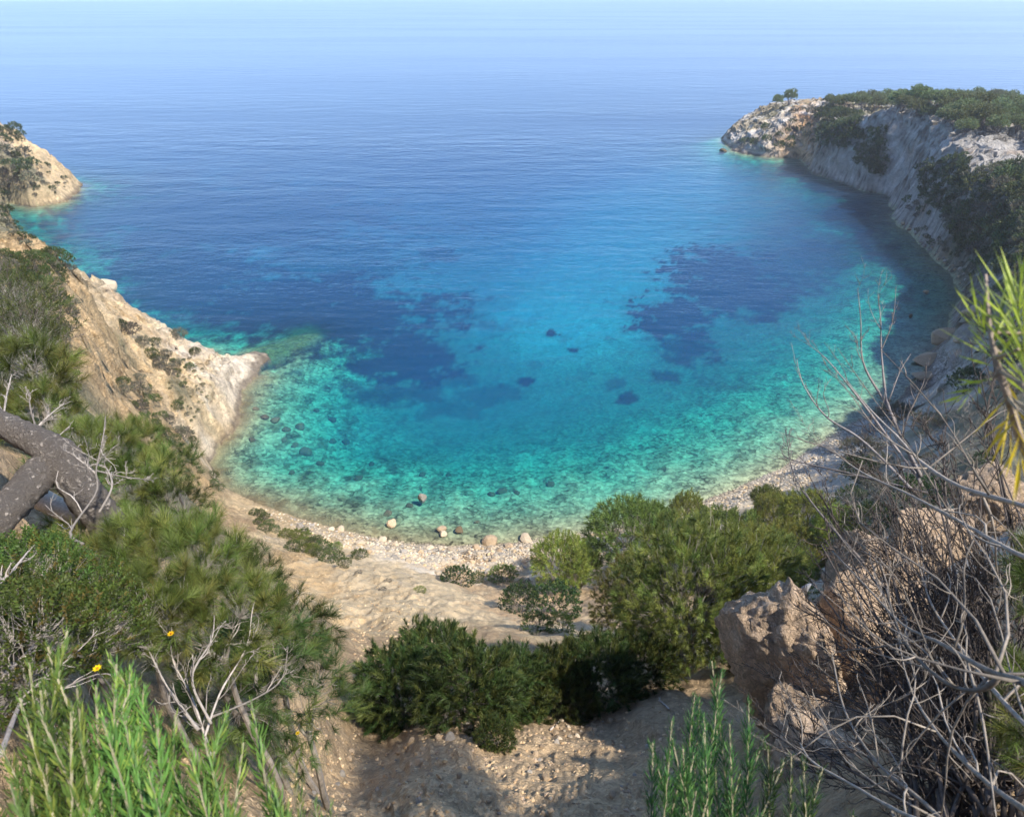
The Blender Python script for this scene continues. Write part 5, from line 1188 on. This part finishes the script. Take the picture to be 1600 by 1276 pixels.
rosemary('rosemary_bush', stems(14, [(275,1115,1.3),(355,1110,1.35),(392,1095,1.3),(320,1160,1.2),(380,1160,1.25)], 330, 1400, 1.1, 45), 'rosemary at the right of the left foreground clump, its stems wide apart', (.11,.205,.042), (.20,.26,.05), 83, at_dist(330, 1380, 1.05))
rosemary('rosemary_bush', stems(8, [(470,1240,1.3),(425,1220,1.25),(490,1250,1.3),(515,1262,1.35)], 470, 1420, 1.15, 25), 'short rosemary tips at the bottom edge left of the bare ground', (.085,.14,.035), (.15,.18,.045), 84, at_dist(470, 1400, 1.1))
rosemary('rosemary_bush', stems(26, [(1112,1032,1.6),(1128,1050,1.6),(1085,1085,1.55),(1050,1125,1.5),(1020,1160,1.45),(1100,1120,1.45),(1140,1130,1.5),(1170,1095,1.6)], 1110, 1420, 1.3, 45), 'shade-darkened green rosemary in front of the pinkish boulder', (.062,.120,.034), (.10,.16,.04), 85, at_dist(1110, 1400, 1.3))  # leaf colour darkened to carry the shade over this clump
rosemary('rosemary_bush', stems(12, [(1225,1190,1.5),(1200,1170,1.5),(1255,1185,1.45),(1285,1200,1.5)], 1235, 1420, 1.3, 35), 'short shade-darkened rosemary under the bare shrub', (.046,.090,.028), (.07,.12,.03), 86, at_dist(1235, 1400, 1.3))  # darker leaves again, shade under the shrub put into the colour
# ---------------- the pine whose sprigs hang in from the right
def sprig(mb, st, p, d, n, ln, wd, cols, rng, seed):
    tm = spray(n, .05, ln, wd, 50, 12, tri=False, seed=seed, start=.0, jit=.18)
    foliage(mb, np.array([p]), np.array([d]), tm, 1.0, np.array([cols]), rng)
rng = np.random.default_rng(5); lf, st = MB(), MB()
oo = at_dist(1640, 800, .9)
br = px_path([(1660,820,.92),(1600,700,.80),(1575,620,.75),(1556,560,.74),(1545,500,.76),(1540,430,.8)], 16); tube(st, br, np.linspace(.0045, .0018, 16), 6, (.30,.24,.19))
YG = (.36,.45,.05); YL = (.60,.46,.03)
for (px, py, dd, tx, ty, n, c) in [(1592,545,.72,1588,430,26,YG),(1600,600,.70,1600,480,22,YG),(1556,575,.74,1528,500,22,YG),(1552,590,.74,1520,610,12,YG),(1590,640,.72,1596,720,16,YL),(1575,600,.74,1580,700,10,YL),(1600,520,.76,1604,440,20,(.18,.26,.05)),(1610,640,.72,1600,560,18,YG),(1565,560,.78,1555,470,14,(.12,.18,.04))]:
    a, b = at_dist(px, py, dd), at_dist(tx, ty, dd + .02)
    j = br[np.argmin(((br - a) ** 2).sum(1))]; tube(st, curve(j, a, 4, .05, rng), [.0022, .0018, .0016, .0014], 5, (.32,.26,.18))
    sprig(lf, st, a, b - a, n, np.linalg.norm(b - a) * .9, .0025, c, rng, int(px * 3 + py))
t = thing('pine_sprig', oo, 'blurred yellow-green pine sprig hanging in at the right edge', 'pine branch')
for nm, mb, mt in (('twig', st, MAT_BARK), ('needles', lf, MAT_NEEDLE)):
    me = mb.mesh(nm, mt); me.transform(Matrix.Translation(-Vector(oo))); obj(nm, me, t)
for key, px, py, d, s, lab in [('near_pine1',1690,950,2.6,.42,'green pine shrub at the right edge among the bare limbs'),('near_pine2',1690,1160,2.3,.42,'bright green pine shrub at the lower right edge')]:
    near_px(key, px, py, d, s, 'pine_shrub', lab, 'pine shrub')
# the pine above the path on the right, out of the picture, whose shade falls across the hollow
for x, y, s in [(12.5,-1.0,1.8)]:
    put('big_pine0', 'pine_tree', (x, y, zat(x, y) - .1), 'pine on the bank above the hollow, to the right of the picture', 'pine tree', 'pines above the right bank', (s, s, s), parts=('trunk', 'crown'))
# ---------------- yellow flowers
for px, py, d, s, lab in [(152,1044,1.45,.0075,'small yellow flower above the rosemary'),(465,1145,3.0,.009,'tiny yellow flower at the edge of the dark pine shrubs'),(267,990,2.9,.013,'faded yellow flower among the pale twigs')]:
    P = at_dist(px, py, d); t = thing('yellow_flower', P - [0, 0, .12], lab, 'flower'); mb = MB(); m2 = MB()
    for k in range(8):
        a = k * math.tau / 8; u_ = np.array([math.cos(a), math.sin(a), .25]); w_ = np.array([-math.sin(a), math.cos(a), 0]); c = np.array([0, 0, .12])
        mb.add([c, c + u_ * s * .6 + w_ * s * .3, c + u_ * s * 1.1, c + u_ * s * .6 - w_ * s * .3], None, [(0, 1, 2, 3)], (.75, .47, .01))
    tube(m2, [(0, 0, 0), (.002, 0, .06), (0, 0, .12)], [.0012, .001, .001], 5, (.1, .15, .04))
    V, F = ICO[2]; m3 = MB(); m3.add(V * s * .35 + [0, 0, .121], F, None, (.6, .3, .01))
    for nm, m_ in (('petals', mb), ('stem', m2), ('centre', m3)): obj(nm, m_.mesh(nm, MAT_LEAF), t)

# ---------------- sea air: one even, thin volume round the viewpoint and everything built
hz = bpy.data.materials.new('sea_haze'); hz.use_nodes = True; nt = hz.node_tree
for n in list(nt.nodes):
    if n.type != 'OUTPUT_MATERIAL': nt.nodes.remove(n)
pv = nt.nodes.new('ShaderNodeVolumePrincipled'); pv.inputs['Color'].default_value = (.93, .96, 1.0, 1); pv.inputs['Density'].default_value = .00033; pv.inputs['Anisotropy'].default_value = .2
nt.links.new(pv.outputs[0], [n for n in nt.nodes if n.type == 'OUTPUT_MATERIAL'][0].inputs['Volume'])
hx, hy0, hy1, h0, h1 = 620.0, -320.0, 900.0, -61.5, 130.0
obj('haze', mesh_np('haze', [(-hx,hy0,h0),(hx,hy0,h0),(hx,hy1,h0),(-hx,hy1,h0),(-hx,hy0,h1),(hx,hy0,h1),(hx,hy1,h1),(-hx,hy1,h1)], np.array([(0,3,2,1),(4,5,6,7),(0,1,5,4),(1,2,6,5),(2,3,7,6),(3,0,4,7)]), hz), None, 'thin sea haze filling the air over the cove', 'haze', None, 'stuff')
